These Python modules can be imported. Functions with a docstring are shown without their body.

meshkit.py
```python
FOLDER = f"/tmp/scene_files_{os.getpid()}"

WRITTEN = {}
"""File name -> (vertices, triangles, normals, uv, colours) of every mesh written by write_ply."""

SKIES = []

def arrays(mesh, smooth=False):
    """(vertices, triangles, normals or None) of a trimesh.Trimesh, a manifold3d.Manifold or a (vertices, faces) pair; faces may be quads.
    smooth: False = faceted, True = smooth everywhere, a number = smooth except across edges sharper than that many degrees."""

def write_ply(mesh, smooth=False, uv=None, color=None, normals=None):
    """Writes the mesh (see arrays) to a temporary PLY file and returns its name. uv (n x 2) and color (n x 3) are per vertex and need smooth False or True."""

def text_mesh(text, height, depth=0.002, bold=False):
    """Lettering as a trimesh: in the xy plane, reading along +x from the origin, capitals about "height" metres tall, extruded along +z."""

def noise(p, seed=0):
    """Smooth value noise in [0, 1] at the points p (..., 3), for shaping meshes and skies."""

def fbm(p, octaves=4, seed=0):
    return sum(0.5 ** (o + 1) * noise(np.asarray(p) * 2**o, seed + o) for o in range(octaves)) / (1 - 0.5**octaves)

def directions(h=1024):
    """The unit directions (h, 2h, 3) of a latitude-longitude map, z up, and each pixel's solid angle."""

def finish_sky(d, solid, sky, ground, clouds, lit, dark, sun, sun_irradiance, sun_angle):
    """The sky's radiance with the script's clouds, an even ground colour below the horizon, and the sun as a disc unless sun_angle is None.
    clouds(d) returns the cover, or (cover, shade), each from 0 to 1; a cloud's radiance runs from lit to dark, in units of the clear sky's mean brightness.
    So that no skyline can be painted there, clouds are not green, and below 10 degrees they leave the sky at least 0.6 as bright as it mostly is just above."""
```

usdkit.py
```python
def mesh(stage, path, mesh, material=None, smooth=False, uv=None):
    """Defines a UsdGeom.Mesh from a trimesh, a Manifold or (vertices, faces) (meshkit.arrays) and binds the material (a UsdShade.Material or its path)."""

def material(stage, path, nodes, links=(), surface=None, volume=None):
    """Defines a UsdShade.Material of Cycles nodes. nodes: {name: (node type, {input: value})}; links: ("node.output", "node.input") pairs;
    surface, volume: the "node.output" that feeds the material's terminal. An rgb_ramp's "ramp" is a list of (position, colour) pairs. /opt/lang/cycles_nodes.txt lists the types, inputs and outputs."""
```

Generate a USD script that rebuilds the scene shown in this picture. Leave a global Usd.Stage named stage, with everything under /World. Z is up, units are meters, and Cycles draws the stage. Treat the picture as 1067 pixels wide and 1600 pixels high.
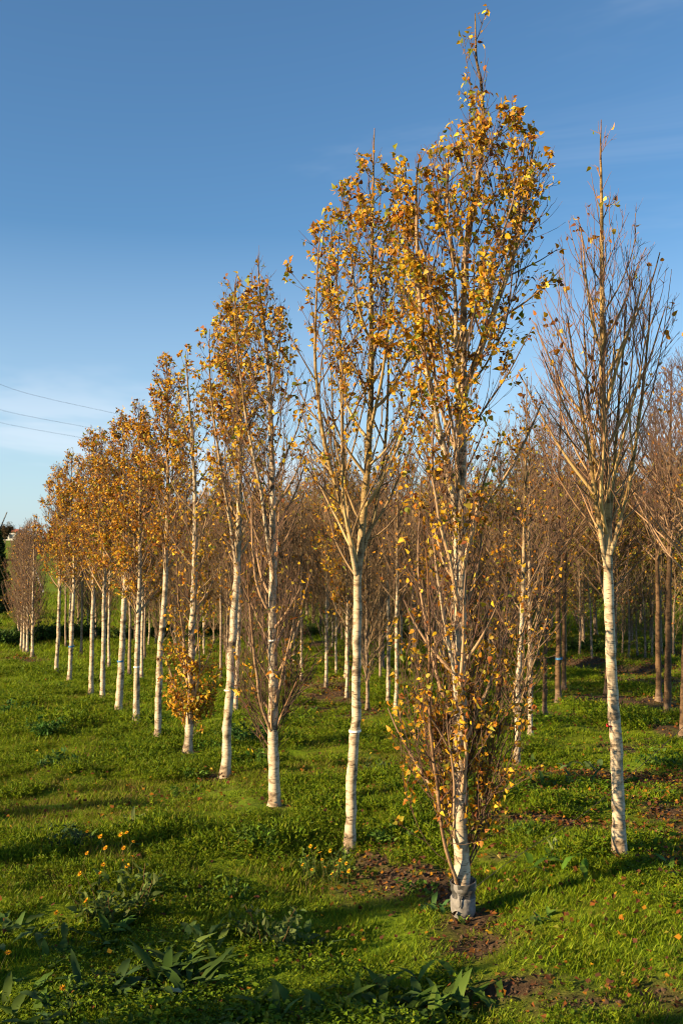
import math, random, numpy as np, trimesh, usdkit, meshkit
from pxr import Usd, UsdGeom, UsdLux, UsdShade, Sdf, Gf, Vt

stage = Usd.Stage.CreateInMemory()
UsdGeom.SetStageUpAxis(stage, 'Z'); UsdGeom.SetStageMetersPerUnit(stage, 1.0)
world = UsdGeom.Xform.Define(stage, '/World'); stage.SetDefaultPrim(world.GetPrim())
UsdGeom.Scope.Define(stage, '/World/Looks')

# ------------------------------------------------------------------ camera, sky, sun, exposure
W, H, FPX, HOR = 1067.0, 1600.0, 1556.0, 850.0
CAM_Z = 1.7
PITCH = math.atan((HOR - H / 2) / FPX)
EXPOSURE = 1.5
SUN_EL, SUN_XY = math.radians(19.0), np.array([-0.90, -0.435])
SUN_INT, SKY_STR = 1.25, 0.055
cam = UsdGeom.Camera.Define(stage, '/World/camera')
cam.CreateHorizontalApertureAttr(24.0); cam.CreateFocalLengthAttr(24.0 * FPX / W)
cam.CreateVerticalApertureAttr(24.0 * H / W)
cam.CreateClippingRangeAttr(Gf.Vec2f(0.05, 5000.0))
cam.CreateFStopAttr(5.6); cam.CreateFocusDistanceAttr(5.4)
cam.CreateExposureAttr(EXPOSURE)
cam.AddTranslateOp().Set(Gf.Vec3d(0, 0, CAM_Z)); cam.AddRotateXOp().Set(90.0 + math.degrees(PITCH))

sun_dir = np.array([*(SUN_XY / np.linalg.norm(SUN_XY) * math.cos(SUN_EL)), math.sin(SUN_EL)])
zx = np.cross([0, 0, 1.0], sun_dir); zx /= np.linalg.norm(zx); zy = np.cross(sun_dir, zx)
sun = UsdLux.DistantLight.Define(stage, '/World/sun_light')
sun.CreateIntensityAttr(SUN_INT); sun.CreateAngleAttr(0.55); sun.CreateNormalizeAttr(True)
sun.CreateColorAttr(Gf.Vec3f(1.0, 0.73, 0.41))
m4 = Gf.Matrix4d(1); m4.SetRow3(0, Gf.Vec3d(*zx)); m4.SetRow3(1, Gf.Vec3d(*zy)); m4.SetRow3(2, Gf.Vec3d(*sun_dir))
sun.AddTransformOp().Set(m4)

sky = UsdLux.DomeLight.Define(stage, '/World/sky')
sky.CreateIntensityAttr(1.0)
sky.GetPrim().SetCustomDataByKey('kind', 'structure')
sky_mat = usdkit.material(stage, '/World/Looks/sky', {
    'sky': ('sky_texture', {'sky_type': 'single_scattering', 'sun_disc': False, 'sun_elevation': SUN_EL, 'sun_rotation': math.atan2(sun_dir[0], sun_dir[1]),
                            'altitude': 200.0, 'air_density': 1.0, 'aerosol_density': 0.6, 'ozone_density': 3.0}),
    'tc': ('texture_coordinate', {}),
    'sep': ('separate_xyz', {}),
    'map': ('mapping', {'scale': (3.0, 3.0, 15.0), 'location': (0.35, 0.0, 0.3)}),
    'noise': ('noise_texture', {'scale': 1.15, 'detail': 5.0, 'roughness': 0.52, 'distortion': 0.3}),
    'nr': ('map_range', {'from_min': 0.48, 'from_max': 0.66, 'clamp': True, 'range_type': 'smoothstep'}),
    'lowb': ('map_range', {'from_min': 0.20, 'from_max': 0.10, 'to_min': 0.0, 'to_max': 0.38, 'clamp': True, 'range_type': 'smoothstep'}),
    'mul': ('math', {'math_type': 'multiply'}),
    'map2': ('mapping', {'scale': (1.2, 1.2, 7.0), 'rotation': (0.0, 0.22, 0.0), 'location': (1.7, 0.4, 0.0)}),
    'noise2': ('noise_texture', {'scale': 1.3, 'detail': 6.0, 'roughness': 0.6, 'distortion': 0.6}),
    'nr2': ('map_range', {'from_min': 0.56, 'from_max': 0.8, 'to_max': 0.10, 'clamp': True, 'range_type': 'smoothstep'}),
    'max': ('math', {'math_type': 'maximum'}),
    'hue': ('mix_color', {'blend_type': 'multiply', 'fac': 1.0, 'b': (0.74, 1.0, 1.10)}),
    'veil': ('map_range', {'from_min': 0.30, 'from_max': -0.02, 'to_min': 0.0, 'to_max': 0.55, 'clamp': True}),
    'vmix': ('mix_color', {'b': (5.2, 6.0, 7.0)}),
    'mix': ('mix_color', {'b': (6.4, 6.7, 7.3)}),
    'bg': ('background_shader', {'strength': SKY_STR}),
}, [('tc.generated', 'sep.vector'), ('tc.generated', 'map.vector'), ('map.vector', 'noise.vector'), ('noise.fac', 'nr.value'),
    ('sep.z', 'lowb.value'), ('nr.result', 'mul.value1'), ('lowb.result', 'mul.value2'),
    ('tc.generated', 'map2.vector'), ('map2.vector', 'noise2.vector'), ('noise2.fac', 'nr2.value'),
    ('mul.value', 'max.value1'), ('nr2.result', 'max.value2'),
    ('sky.color', 'hue.a'), ('sep.z', 'veil.value'), ('hue.result', 'vmix.a'), ('veil.result', 'vmix.fac'), ('vmix.result', 'mix.a'), ('max.value', 'mix.fac'), ('mix.result', 'bg.color')], surface='bg.background')
UsdShade.MaterialBindingAPI.Apply(sky.GetPrim()).Bind(sky_mat)

# ------------------------------------------------------------------ helpers
used = {}
def numbered(parent, name):
    k = used.get((parent, name), -1) + 1
    used[(parent, name)] = k
    return f'{parent}/{name}' if k == 0 else f'{parent}/{name}_{k:03d}'

def meta(prim, label=None, cat=None, group=None, kind=None):
    for k, v in (('label', label), ('category', cat), ('group', group), ('kind', kind)):
        if v: prim.SetCustomDataByKey(k, v)
    return prim

def thing(name, label, cat, loc=(0, 0, 0), rot=0.0, scale=1.0, group=None, kind=None):
    x = UsdGeom.Xform.Define(stage, numbered('/World', name))
    x.AddTranslateOp().Set(Gf.Vec3d(*map(float, loc))); x.AddRotateZOp().Set(float(rot)); x.AddScaleOp().Set(Gf.Vec3f(*([float(scale)] * 3 if np.ndim(scale) == 0 else map(float, scale))))
    return meta(x.GetPrim(), label, cat, group, kind)

def dup(src, loc, rot, scale, label=None, group=None):
    x = UsdGeom.Xform.Define(stage, numbered('/World', src.GetName().rstrip('0123456789').rstrip('_')))
    x.GetPrim().GetReferences().AddInternalReference(src.GetPath())
    x.GetPrim().GetAttribute('xformOp:translate').Set(Gf.Vec3d(*map(float, loc)))
    x.GetPrim().GetAttribute('xformOp:rotateZ').Set(float(rot))
    x.GetPrim().GetAttribute('xformOp:scale').Set(Gf.Vec3f(*([float(scale)] * 3 if np.ndim(scale) == 0 else map(float, scale))))
    x.GetPrim().SetInstanceable(True)
    was = src.GetCustomData()
    return meta(x.GetPrim(), label or was.get('label'), was.get('category'), group or was.get('group'))

def obj(name, vf, m, parent=None, kind=None, label=None, cat=None, group=None, smooth=False, col=None):
    path = numbered(str(parent.GetPath()) if parent else '/World', name)
    g = usdkit.mesh(stage, path, (np.asarray(vf[0]), np.asarray(vf[1])), M[m], smooth=smooth)
    if col is not None:
        UsdGeom.PrimvarsAPI(g).CreatePrimvar('tint', Sdf.ValueTypeNames.Color3fArray, 'vertex').Set(Vt.Vec3fArray.FromNumpy(np.asarray(col, np.float32)))
    return meta(g.GetPrim(), label, cat, group, kind)

def part_group(name, parent, label=None, kind=None):
    return meta(UsdGeom.Xform.Define(stage, numbered(str(parent.GetPath()), name)).GetPrim(), label, None, None, kind)

def unit(v):
    v = np.asarray(v, float)
    return v / np.maximum(np.linalg.norm(v, axis=-1, keepdims=True), 1e-9)

def tubes(P, R, sides=4):
    """n polylines of k points as tubes: one vertex and face array."""
    P, R = np.asarray(P, float), np.asarray(R, float)
    n, k, _ = P.shape
    T = unit(np.gradient(P, axis=1))
    mean = unit(P[:, -1] - P[:, 0])
    ref = np.where(np.abs(mean[:, 1:2]) < 0.8, [[0, 1.0, 0]], [[1.0, 0, 0]])
    a = unit(np.cross(T, ref[:, None, :])); b = np.cross(T, a)
    ang = np.arange(sides) * 2 * np.pi / sides
    V = P[:, :, None] + R[:, :, None, None] * (np.cos(ang)[None, None, :, None] * a[:, :, None] + np.sin(ang)[None, None, :, None] * b[:, :, None])
    i, j = np.meshgrid(np.arange(k - 1), np.arange(sides), indexing='ij')
    q = np.stack([i * sides + j, i * sides + (j + 1) % sides, (i + 1) * sides + (j + 1) % sides, (i + 1) * sides + j], -1).reshape(-1, 4)
    F = (q[None] + (np.arange(n) * k * sides)[:, None, None]).reshape(-1, 4)
    return V.reshape(-1, 3), np.vstack([F[:, [0, 1, 2]], F[:, [0, 2, 3]]])

def join(parts):
    parts = [p for p in parts if len(p[0])]
    o, V, F = 0, [], []
    for v, f in parts:
        V.append(v); F.append(np.asarray(f) + o); o += len(v)
    return np.vstack(V), np.vstack(F)

def smooth_line(pts, n):
    pts = np.asarray(pts, float)
    from scipy.interpolate import PchipInterpolator
    t = np.r_[0, np.cumsum(np.linalg.norm(np.diff(pts, axis=0), axis=1))]
    return PchipInterpolator(t, pts)(np.linspace(0, t[-1], n))

# ------------------------------------------------------------------ terrain
ridge = None
def zg(x, y):
    x, y = np.asarray(x, float), np.asarray(y, float)
    z = -0.0353 * np.minimum(y, 48)
    far = np.clip((y - 48) / 170, 0, 1)
    z = z + 4.7 * far * far * (3 - 2 * far) * (1 + 0.12 * np.sin(x / 40))
    p = np.stack([x, y, 0 * x], -1)
    near = np.clip(1 - (y - 30) / 30, 0.15, 1)
    z = z + near * (0.12 * (meshkit.noise(p * 0.55, 3) - 0.5) + 0.09 * (meshkit.noise(p * 1.6, 5) - 0.5) + 0.045 * (meshkit.noise(p * 4.6, 7) - 0.5))
    if ridge is not None:
        z = z + ridge(x, y)
    return z

cp, sp = math.cos(PITCH), math.sin(PITCH)
def ray(px, py):
    a, b = (px - W / 2) / FPX, (H / 2 - py) / FPX
    return np.array([a, cp - b * sp, sp + b * cp])
def ground(px, py):
    """Where the view line through a pixel of the photograph meets the terrain."""
    d = ray(px, py)
    t = np.linspace(1.5, 120, 6000)
    p = np.array([0, 0, CAM_Z]) + t[:, None] * d
    k = np.argmax(p[:, 2] < zg(p[:, 0], p[:, 1]))
    x, y = p[k, 0], p[k, 1]
    return np.array([x, y, float(zg(x, y))])
def at_depth(px, py, y):
    d = ray(px, py)
    return np.array([0, 0, CAM_Z]) + d * (y / d[1])

_a, _b = ground(868, 1036), ground(1110, 1056)
_rd = unit(_b[:2] - _a[:2])
def ridge_fn(x, y):
    u = (x - _a[0]) * _rd[0] + (y - _a[1]) * _rd[1]; v = -(x - _a[0]) * _rd[1] + (y - _a[1]) * _rd[0]
    w = 1 / (1 + np.exp(-(u + 0.3) * 4))
    return 0.13 * np.exp(-(v / 0.4) ** 2) * w
ridge = ridge_fn

# bare, leaf-strewn soil: (pixel x, pixel y, radius across, radius in depth, strength)
DIRT = [(650, 1385, .34, .34, 1.0), (700, 1400, .2, .2, 1.0), (745, 1440, .18, .16, .9), (605, 1340, .2, .22, .9), (430, 1258, .22, .25, .7), (760, 1480, .3, .2, .75), (700, 1450, .2, .15, .5),
        (830, 1545, .35, .14, .6), (900, 1570, .3, .13, .5), (1040, 1560, .2, .2, .4), (870, 1285, .55, .22, .8), (985, 1300, .45, .25, .8), (1040, 1270, .3, .3, .7), (930, 1215, .5, .35, .8), (1000, 1172, .7, .3, .85), (1050, 1340, .3, .2, .6),
        (300, 1178, .3, .3, .6), (345, 1215, .25, .25, .6), (130, 1180, .45, .3, .4), (230, 1010, .8, .6, .5), (560, 1045, 1.3, .6, .9), (495, 1035, 1.6, .8, .8), (330, 1100, .5, .4, .5), (340, 1065, 1.2, .8, .5),
        (740, 1190, .6, .4, .5), (860, 1165, .8, .4, .5), (790, 1210, .4, .3, .7), (640, 1045, 1.4, .6, .7), (40, 1030, .8, .6, .7), (800, 1040, 1.5, .7, .8), (900, 1040, 1.5, .5, .9), (1000, 1046, 1.4, .45, 1.0), (300, 1035, 1.4, .6, .6),
        (770, 1340, .2, .12, .5), (60, 1590, .2, .1, .5), (180, 1530, .12, .1, .7), (390, 1232, .25, .15, .6), (620, 1180, .35, .3, .5), (560, 1150, .4, .3, .3), (1020, 1225, .4, .3, .7), (965, 1345, .18, .14, .5)]
_dirt = [(ground(a, b), c, d, s) for a, b, c, d, s in DIRT]
def dirt(x, y):
    x, y = np.asarray(x, float), np.asarray(y, float)
    p = np.stack([x, y, 0 * x], -1)
    n1, n2 = meshkit.fbm(p * 1.9, 3, 11), meshkit.fbm(p * 0.8, 3, 21)
    m = np.zeros_like(x)
    for g, rx, ry, s in _dirt:
        m = np.maximum(m, s * np.exp(-((x - g[0]) / rx) ** 2 - ((y - g[1]) / ry) ** 2))
    # the strips along the planted rows right of the first row are littered
    side = np.clip((x + 0.38 * y - 3.3) / 1.6, 0, 1) * np.clip((y - 5) / 3, 0, 1)
    m = np.maximum(m, 0.72 * side * np.clip((n2 - 0.46) * 6, 0, 1))
    n3 = meshkit.fbm(p * 7.0, 2, 61)
    m = m + (n1 - 0.5) * 1.7 * (0.25 + m) + (n3 - 0.5) * 1.6 * m
    return np.clip(m * 1.5 - 0.2, 0, 1)

# ------------------------------------------------------------------ materials
M = {}
def mat(name, nodes, links, surface):
    M[name] = usdkit.material(stage, f'/World/Looks/{name}', nodes, links, surface=surface)
def plain(name, color, rough=0.7, spec=0.3, noise=0.25, scale=30.0):
    mat(name, {'tc': ('texture_coordinate', {}), 'n': ('noise_texture', {'scale': scale, 'detail': 4.0}),
               'r': ('rgb_ramp', {'ramp': [(0.3, tuple(c * (1 - noise) for c in color)), (0.7, tuple(c * (1 + noise) for c in color))]}),
               'b': ('bump', {'strength': 0.3, 'distance': 0.01}),
               'p': ('principled_bsdf', {'roughness': rough, 'specular_ior_level': spec})},
        [('tc.object', 'n.vector'), ('n.fac', 'r.fac'), ('r.color', 'p.base_color'), ('n.fac', 'b.height'), ('b.normal', 'p.normal')], 'p.BSDF')
def leafy(name, transl=0.35, rough=0.5, gain=(1, 1, 1), spec=0.3):
    """Leaves and blades: the colour of each comes with the mesh (tint)."""
    mat(name, {'a': ('attribute', {'attribute': 'tint'}), 'g': ('mix_color', {'blend_type': 'multiply', 'fac': 1.0, 'b': gain}),
               'p': ('principled_bsdf', {'roughness': rough, 'specular_ior_level': spec}), 't': ('translucent_bsdf', {}), 'm': ('mix_closure', {'fac': transl})},
        [('a.color', 'g.a'), ('g.result', 'p.base_color'), ('g.result', 't.color'), ('p.BSDF', 'm.closure1'), ('t.BSDF', 'm.closure2')], 'm.closure')
leafy('autumn_leaf', 0.38, 0.55, spec=0.25)
leafy('green_leaf', 0.33, 0.6, spec=0.15)
leafy('grass_blade', 0.35, 0.6, spec=0.15)
leafy('litter', 0.1, 0.8, spec=0.1)
leafy('petal', 0.25, 0.6, spec=0.1)

def bark(name, light, dark, band, zs):
    mat(name, {
        'tc': ('texture_coordinate', {}), 'a': ('attribute', {'attribute': 'tint'}),
        'm1': ('mapping', {'scale': (14.0, 14.0, 14.0 * zs)}), 'n1': ('noise_texture', {'scale': 1.6, 'detail': 4.0, 'roughness': 0.6}),
        'm2': ('mapping', {'scale': (4.0, 4.0, 9.0)}), 'n2': ('noise_texture', {'scale': 1.6, 'detail': 5.0, 'roughness': 0.65, 'distortion': 0.8}),
        'r1': ('rgb_ramp', {'ramp': [(0.0, (0, 0, 0)), (0.345, (0.0, 0.0, 0.0)), (0.42, (1, 1, 1)), (1, (1, 1, 1))]}),
        'r2': ('rgb_ramp', {'ramp': [(0.31, dark), (0.43, band), (0.52, light), (1.0, tuple(1.1 * c for c in light))]}),
        'mx': ('mix_color', {'a': dark}), 'tn': ('mix_color', {'blend_type': 'multiply', 'fac': 1.0}),
        'b': ('bump', {'strength': 0.6, 'distance': 0.006}),
        'p': ('principled_bsdf', {'roughness': 0.75, 'specular_ior_level': 0.2})},
        [('tc.object', 'm1.vector'), ('m1.vector', 'n1.vector'), ('tc.object', 'm2.vector'), ('m2.vector', 'n2.vector'), ('n1.fac', 'r1.fac'), ('n2.fac', 'r2.fac'),
         ('r1.color', 'mx.fac'), ('r2.color', 'mx.b'), ('mx.result', 'tn.a'), ('a.color', 'tn.b'), ('tn.result', 'p.base_color'), ('n1.fac', 'b.height'), ('b.normal', 'p.normal')], 'p.BSDF')
bark('birch_bark', (0.465, 0.39, 0.285), (0.065, 0.047, 0.034), (0.28, 0.215, 0.145), 7.0)
bark('brown_bark', (0.24, 0.185, 0.13), (0.07, 0.05, 0.035), (0.17, 0.12, 0.085), 3.0)
leafy('twig', 0.0, 0.7, spec=0.25)
plain('soil', (0.075, 0.048, 0.03), 0.95, 0.1, 0.4, 60.0)
plain('guard_fabric', (0.17, 0.165, 0.16), 0.7, 0.3, 0.3, 45.0)
plain('guard_cuff', (0.045, 0.045, 0.045), 0.55, 0.35, 0.3, 45.0)
plain('cord', (0.02, 0.02, 0.02), 0.6, 0.3, 0.1)
plain('wire', (0.03, 0.028, 0.026), 0.5, 0.4, 0.1)
plain('red_tape', (0.5, 0.02, 0.015), 0.45, 0.4, 0.1)
plain('blue_tape', (0.03, 0.13, 0.30), 0.45, 0.4, 0.1)
plain('white_tape', (0.8, 0.8, 0.78), 0.45, 0.4, 0.05)
plain('render_wall', (0.72, 0.69, 0.64), 0.9, 0.1, 0.06, 3.0)
plain('roof_tile', (0.30, 0.10, 0.06), 0.85, 0.2, 0.25, 6.0)
plain('window_glass', (0.03, 0.04, 0.05), 0.1, 0.5, 0.1)
mat('ground_cover', {
    'geo': ('geometry', {}), 'a': ('attribute', {'attribute': 'tint'}), 'sep': ('separate_color', {}),
    'n1': ('noise_texture', {'scale': 22.0, 'detail': 8.0, 'roughness': 0.7}), 'n2': ('noise_texture', {'scale': 1.1, 'detail': 5.0, 'roughness': 0.6}),
    'rg': ('rgb_ramp', {'ramp': [(0.25, (0.045, 0.070, 0.006)), (0.5, (0.115, 0.170, 0.010)), (0.75, (0.17, 0.21, 0.018))]}),
    'ry': ('rgb_ramp', {'ramp': [(0.3, (0.8, 1.0, 0.75)), (0.7, (1.25, 1.05, 0.9))]}),
    'rs': ('rgb_ramp', {'ramp': [(0.25, (0.030, 0.019, 0.012)), (0.5, (0.070, 0.045, 0.026)), (0.75, (0.15, 0.095, 0.055))]}),
    'mg': ('mix_color', {'blend_type': 'multiply', 'fac': 1.0}), 'mx': ('mix_color', {}),
    'b': ('bump', {'strength': 0.9, 'distance': 0.03}), 'p': ('principled_bsdf', {'roughness': 0.95, 'specular_ior_level': 0.08})},
    [('geo.position', 'n1.vector'), ('geo.position', 'n2.vector'), ('n1.fac', 'rg.fac'), ('n2.fac', 'ry.fac'), ('n1.fac', 'rs.fac'), ('rg.color', 'mg.a'), ('ry.color', 'mg.b'),
     ('a.color', 'sep.color'), ('sep.r', 'mx.fac'), ('mg.result', 'mx.a'), ('rs.color', 'mx.b'), ('mx.result', 'p.base_color'), ('n1.fac', 'b.height'), ('b.normal', 'p.normal')], 'p.BSDF')

# ------------------------------------------------------------------ ground sheet
def axis(*spans):
    return np.unique(np.concatenate([np.arange(a, b, s) for a, b, s in spans]))
gx = axis((-600, -60, 30), (-60, -16, 2), (-16, -5, 0.25), (-5, 5, 0.06), (5, 16, 0.25), (16, 60, 2), (60, 601, 30))
gy = axis((-60, -8, 4), (-8, 1.5, 0.5), (1.5, 10, 0.06), (10, 30, 0.2), (30, 60, 1.0), (60, 400, 8), (400, 1201, 50))
X, Y = np.meshgrid(gx, gy)
Vg = np.stack([X.ravel(), Y.ravel(), zg(X.ravel(), Y.ravel())], -1)
dm = dirt(Vg[:, 0], Vg[:, 1]) * np.clip(2 - Vg[:, 1] / 30, 0, 1)
nx_, ny_ = len(gx), len(gy)
i, j = np.meshgrid(np.arange(ny_ - 1), np.arange(nx_ - 1), indexing='ij')
q = np.stack([i * nx_ + j, i * nx_ + j + 1, (i + 1) * nx_ + j + 1, (i + 1) * nx_ + j], -1).reshape(-1, 4)
obj('ground', (Vg, q), 'ground_cover', kind='structure', label='grassy ground with bare soil patches falling gently away from the camera', smooth=True, col=np.repeat(dm[:, None], 3, 1))

# ------------------------------------------------------------------ leaf shapes
LEAF_V = np.array([(0, 0, 0), (.34, .08, .05), (.46, .34, .09), (.27, .68, .04), (0, 1.05, -.10), (-.27, .68, .04), (-.46, .34, .09), (-.34, .08, .05), (0, .4, -.04)], float)
LEAF_F = np.array([(8, k, (k + 1) % 8) for k in range(8)])
SMALL_V = np.array([(0, 0, 0), (.42, .38, .08), (0, 1.0, -.06), (-.42, .38, .08)], float)
SMALL_F = np.array([(0, 1, 2), (0, 2, 3)])
LONG_V = np.array([(0, 0, 0), (.07, .1, .02), (.13, .4, .05), (.12, .7, .04), (0, 1, -.06), (-.12, .7, .04), (-.13, .4, .05), (-.07, .1, .02), (0, .4, 0), (0, .7, -.01)], float)
LONG_F = np.array([(0, 1, 8), (1, 2, 8), (2, 3, 9), (2, 9, 8), (3, 4, 9), (4, 5, 9), (5, 6, 8), (5, 8, 9), (6, 7, 8), (7, 0, 8)])

def place_leaves(pos, ydir, size, rng, shape=(LEAF_V, LEAF_F), roll=None, width=1.0, curl=0.0):
    """A leaf at each pos, pointing along ydir, turned by a random roll."""
    n = len(pos)
    y = unit(ydir)
    ref = np.where(np.abs(y[:, 2:3]) < 0.95, [[0, 0, 1.0]], [[1.0, 0, 0]])
    x = unit(np.cross(y, ref)); z = np.cross(x, y)
    r = rng.uniform(0, 2 * np.pi, n) if roll is None else roll
    c, s = np.cos(r)[:, None], np.sin(r)[:, None]
    x, z = x * c + z * s, -x * s + z * c
    v, f = shape
    size = np.broadcast_to(size, (n,))[:, None, None]
    wv = np.broadcast_to(width, (n,))[:, None, None]
    cz = (v[:, 2][None] * 1.0 + np.broadcast_to(curl, (n,))[:, None] * (v[:, 1][None] ** 2))[:, :, None]
    V = pos[:, None] + size * (v[None, :, 0:1] * wv * x[:, None] + v[None, :, 1:2] * y[:, None] + cz * z[:, None])
    F = (f[None] + (np.arange(n) * len(v))[:, None, None]).reshape(-1, 3)
    return V, F

AUTUMN = np.array([(.62, .35, .018), (.54, .27, .012), (.68, .44, .035), (.46, .19, .012), (.30, .105, .018), (.20, .075, .025), (.36, .31, .03), (.17, .21, .025), (.62, .46, .09)])
def autumn_cols(n, rng, w):
    c = AUTUMN[rng.choice(len(AUTUMN), n, p=np.array(w) / np.sum(w))]
    return np.clip(c * rng.uniform(0.62, 1.2, (n, 1)) * rng.uniform(0.88, 1.1, (n, 3)), 0, 0.8)
GOLD = (6, 5, 3, 3, 2.2, 1.6, 3, 2, .7)
RUST = (3, 4, 1.5, 5, 4, 2.5, 1, .5, .4)
AMBER = (3.5, 4, 1.4, 4, 3, 2.0, 2.0, 1.0, .3)
DULL = (1.5, 2, 1, 3, 4, 4, 1, .6, .3)
OLIVE = (2, 1, 1, 1, 1, 1, 5, 5, .4)

# ------------------------------------------------------------------ trees
def grow(start, d, L, k, up, wig, rng):
    n = len(start); P = np.empty((n, k, 3)); P[:, 0] = start
    d = unit(d); st = (np.broadcast_to(L, (n,)) / (k - 1))[:, None]
    up = np.broadcast_to(up, (n,))[:, None]
    for i in range(1, k):
        P[:, i] = P[:, i - 1] + d * st
        d = unit(d + up * [[0, 0, 1.0]] + rng.normal(0, wig, (n, 3)))
    return P

def sample(P, idx, t):
    k = P.shape[1]; s = np.clip(t * (k - 1), 0, k - 1 - 1e-6); a = s.astype(int); fr = (s - a)[:, None]
    p0, p1 = P[idx, a], P[idx, a + 1]
    return p0 + (p1 - p0) * fr, unit(p1 - p0)

def side_dir(tang, inc, rng, az=None):
    n = len(tang)
    ref = np.where(np.abs(tang[:, 2:3]) < 0.98, [[0, 0, 1.0]], [[1.0, 0, 0]])
    a = unit(np.cross(tang, ref)); b = np.cross(tang, a)
    az = rng.uniform(0, 2 * np.pi, n) if az is None else az
    return tang * np.cos(inc)[:, None] + (a * np.cos(az)[:, None] + b * np.sin(az)[:, None]) * np.sin(inc)[:, None]

def bark_tint(z, r, zclear, htop, rng, tan, whites):
    """White below, tan to olive above and on thin wood; a grubby foot."""
    t = np.clip((z - whites[0]) / max(whites[1] - whites[0], .01), 0, 1)[:, None]
    c = (1 - t) * np.array([1, 1, 1.0]) + t * np.array(tan)
    foot = np.clip(1 - z / (0.035 + 0.03 * rng.random()), 0, 1)[:, None]
    return c * (1 - 0.55 * foot)

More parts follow.
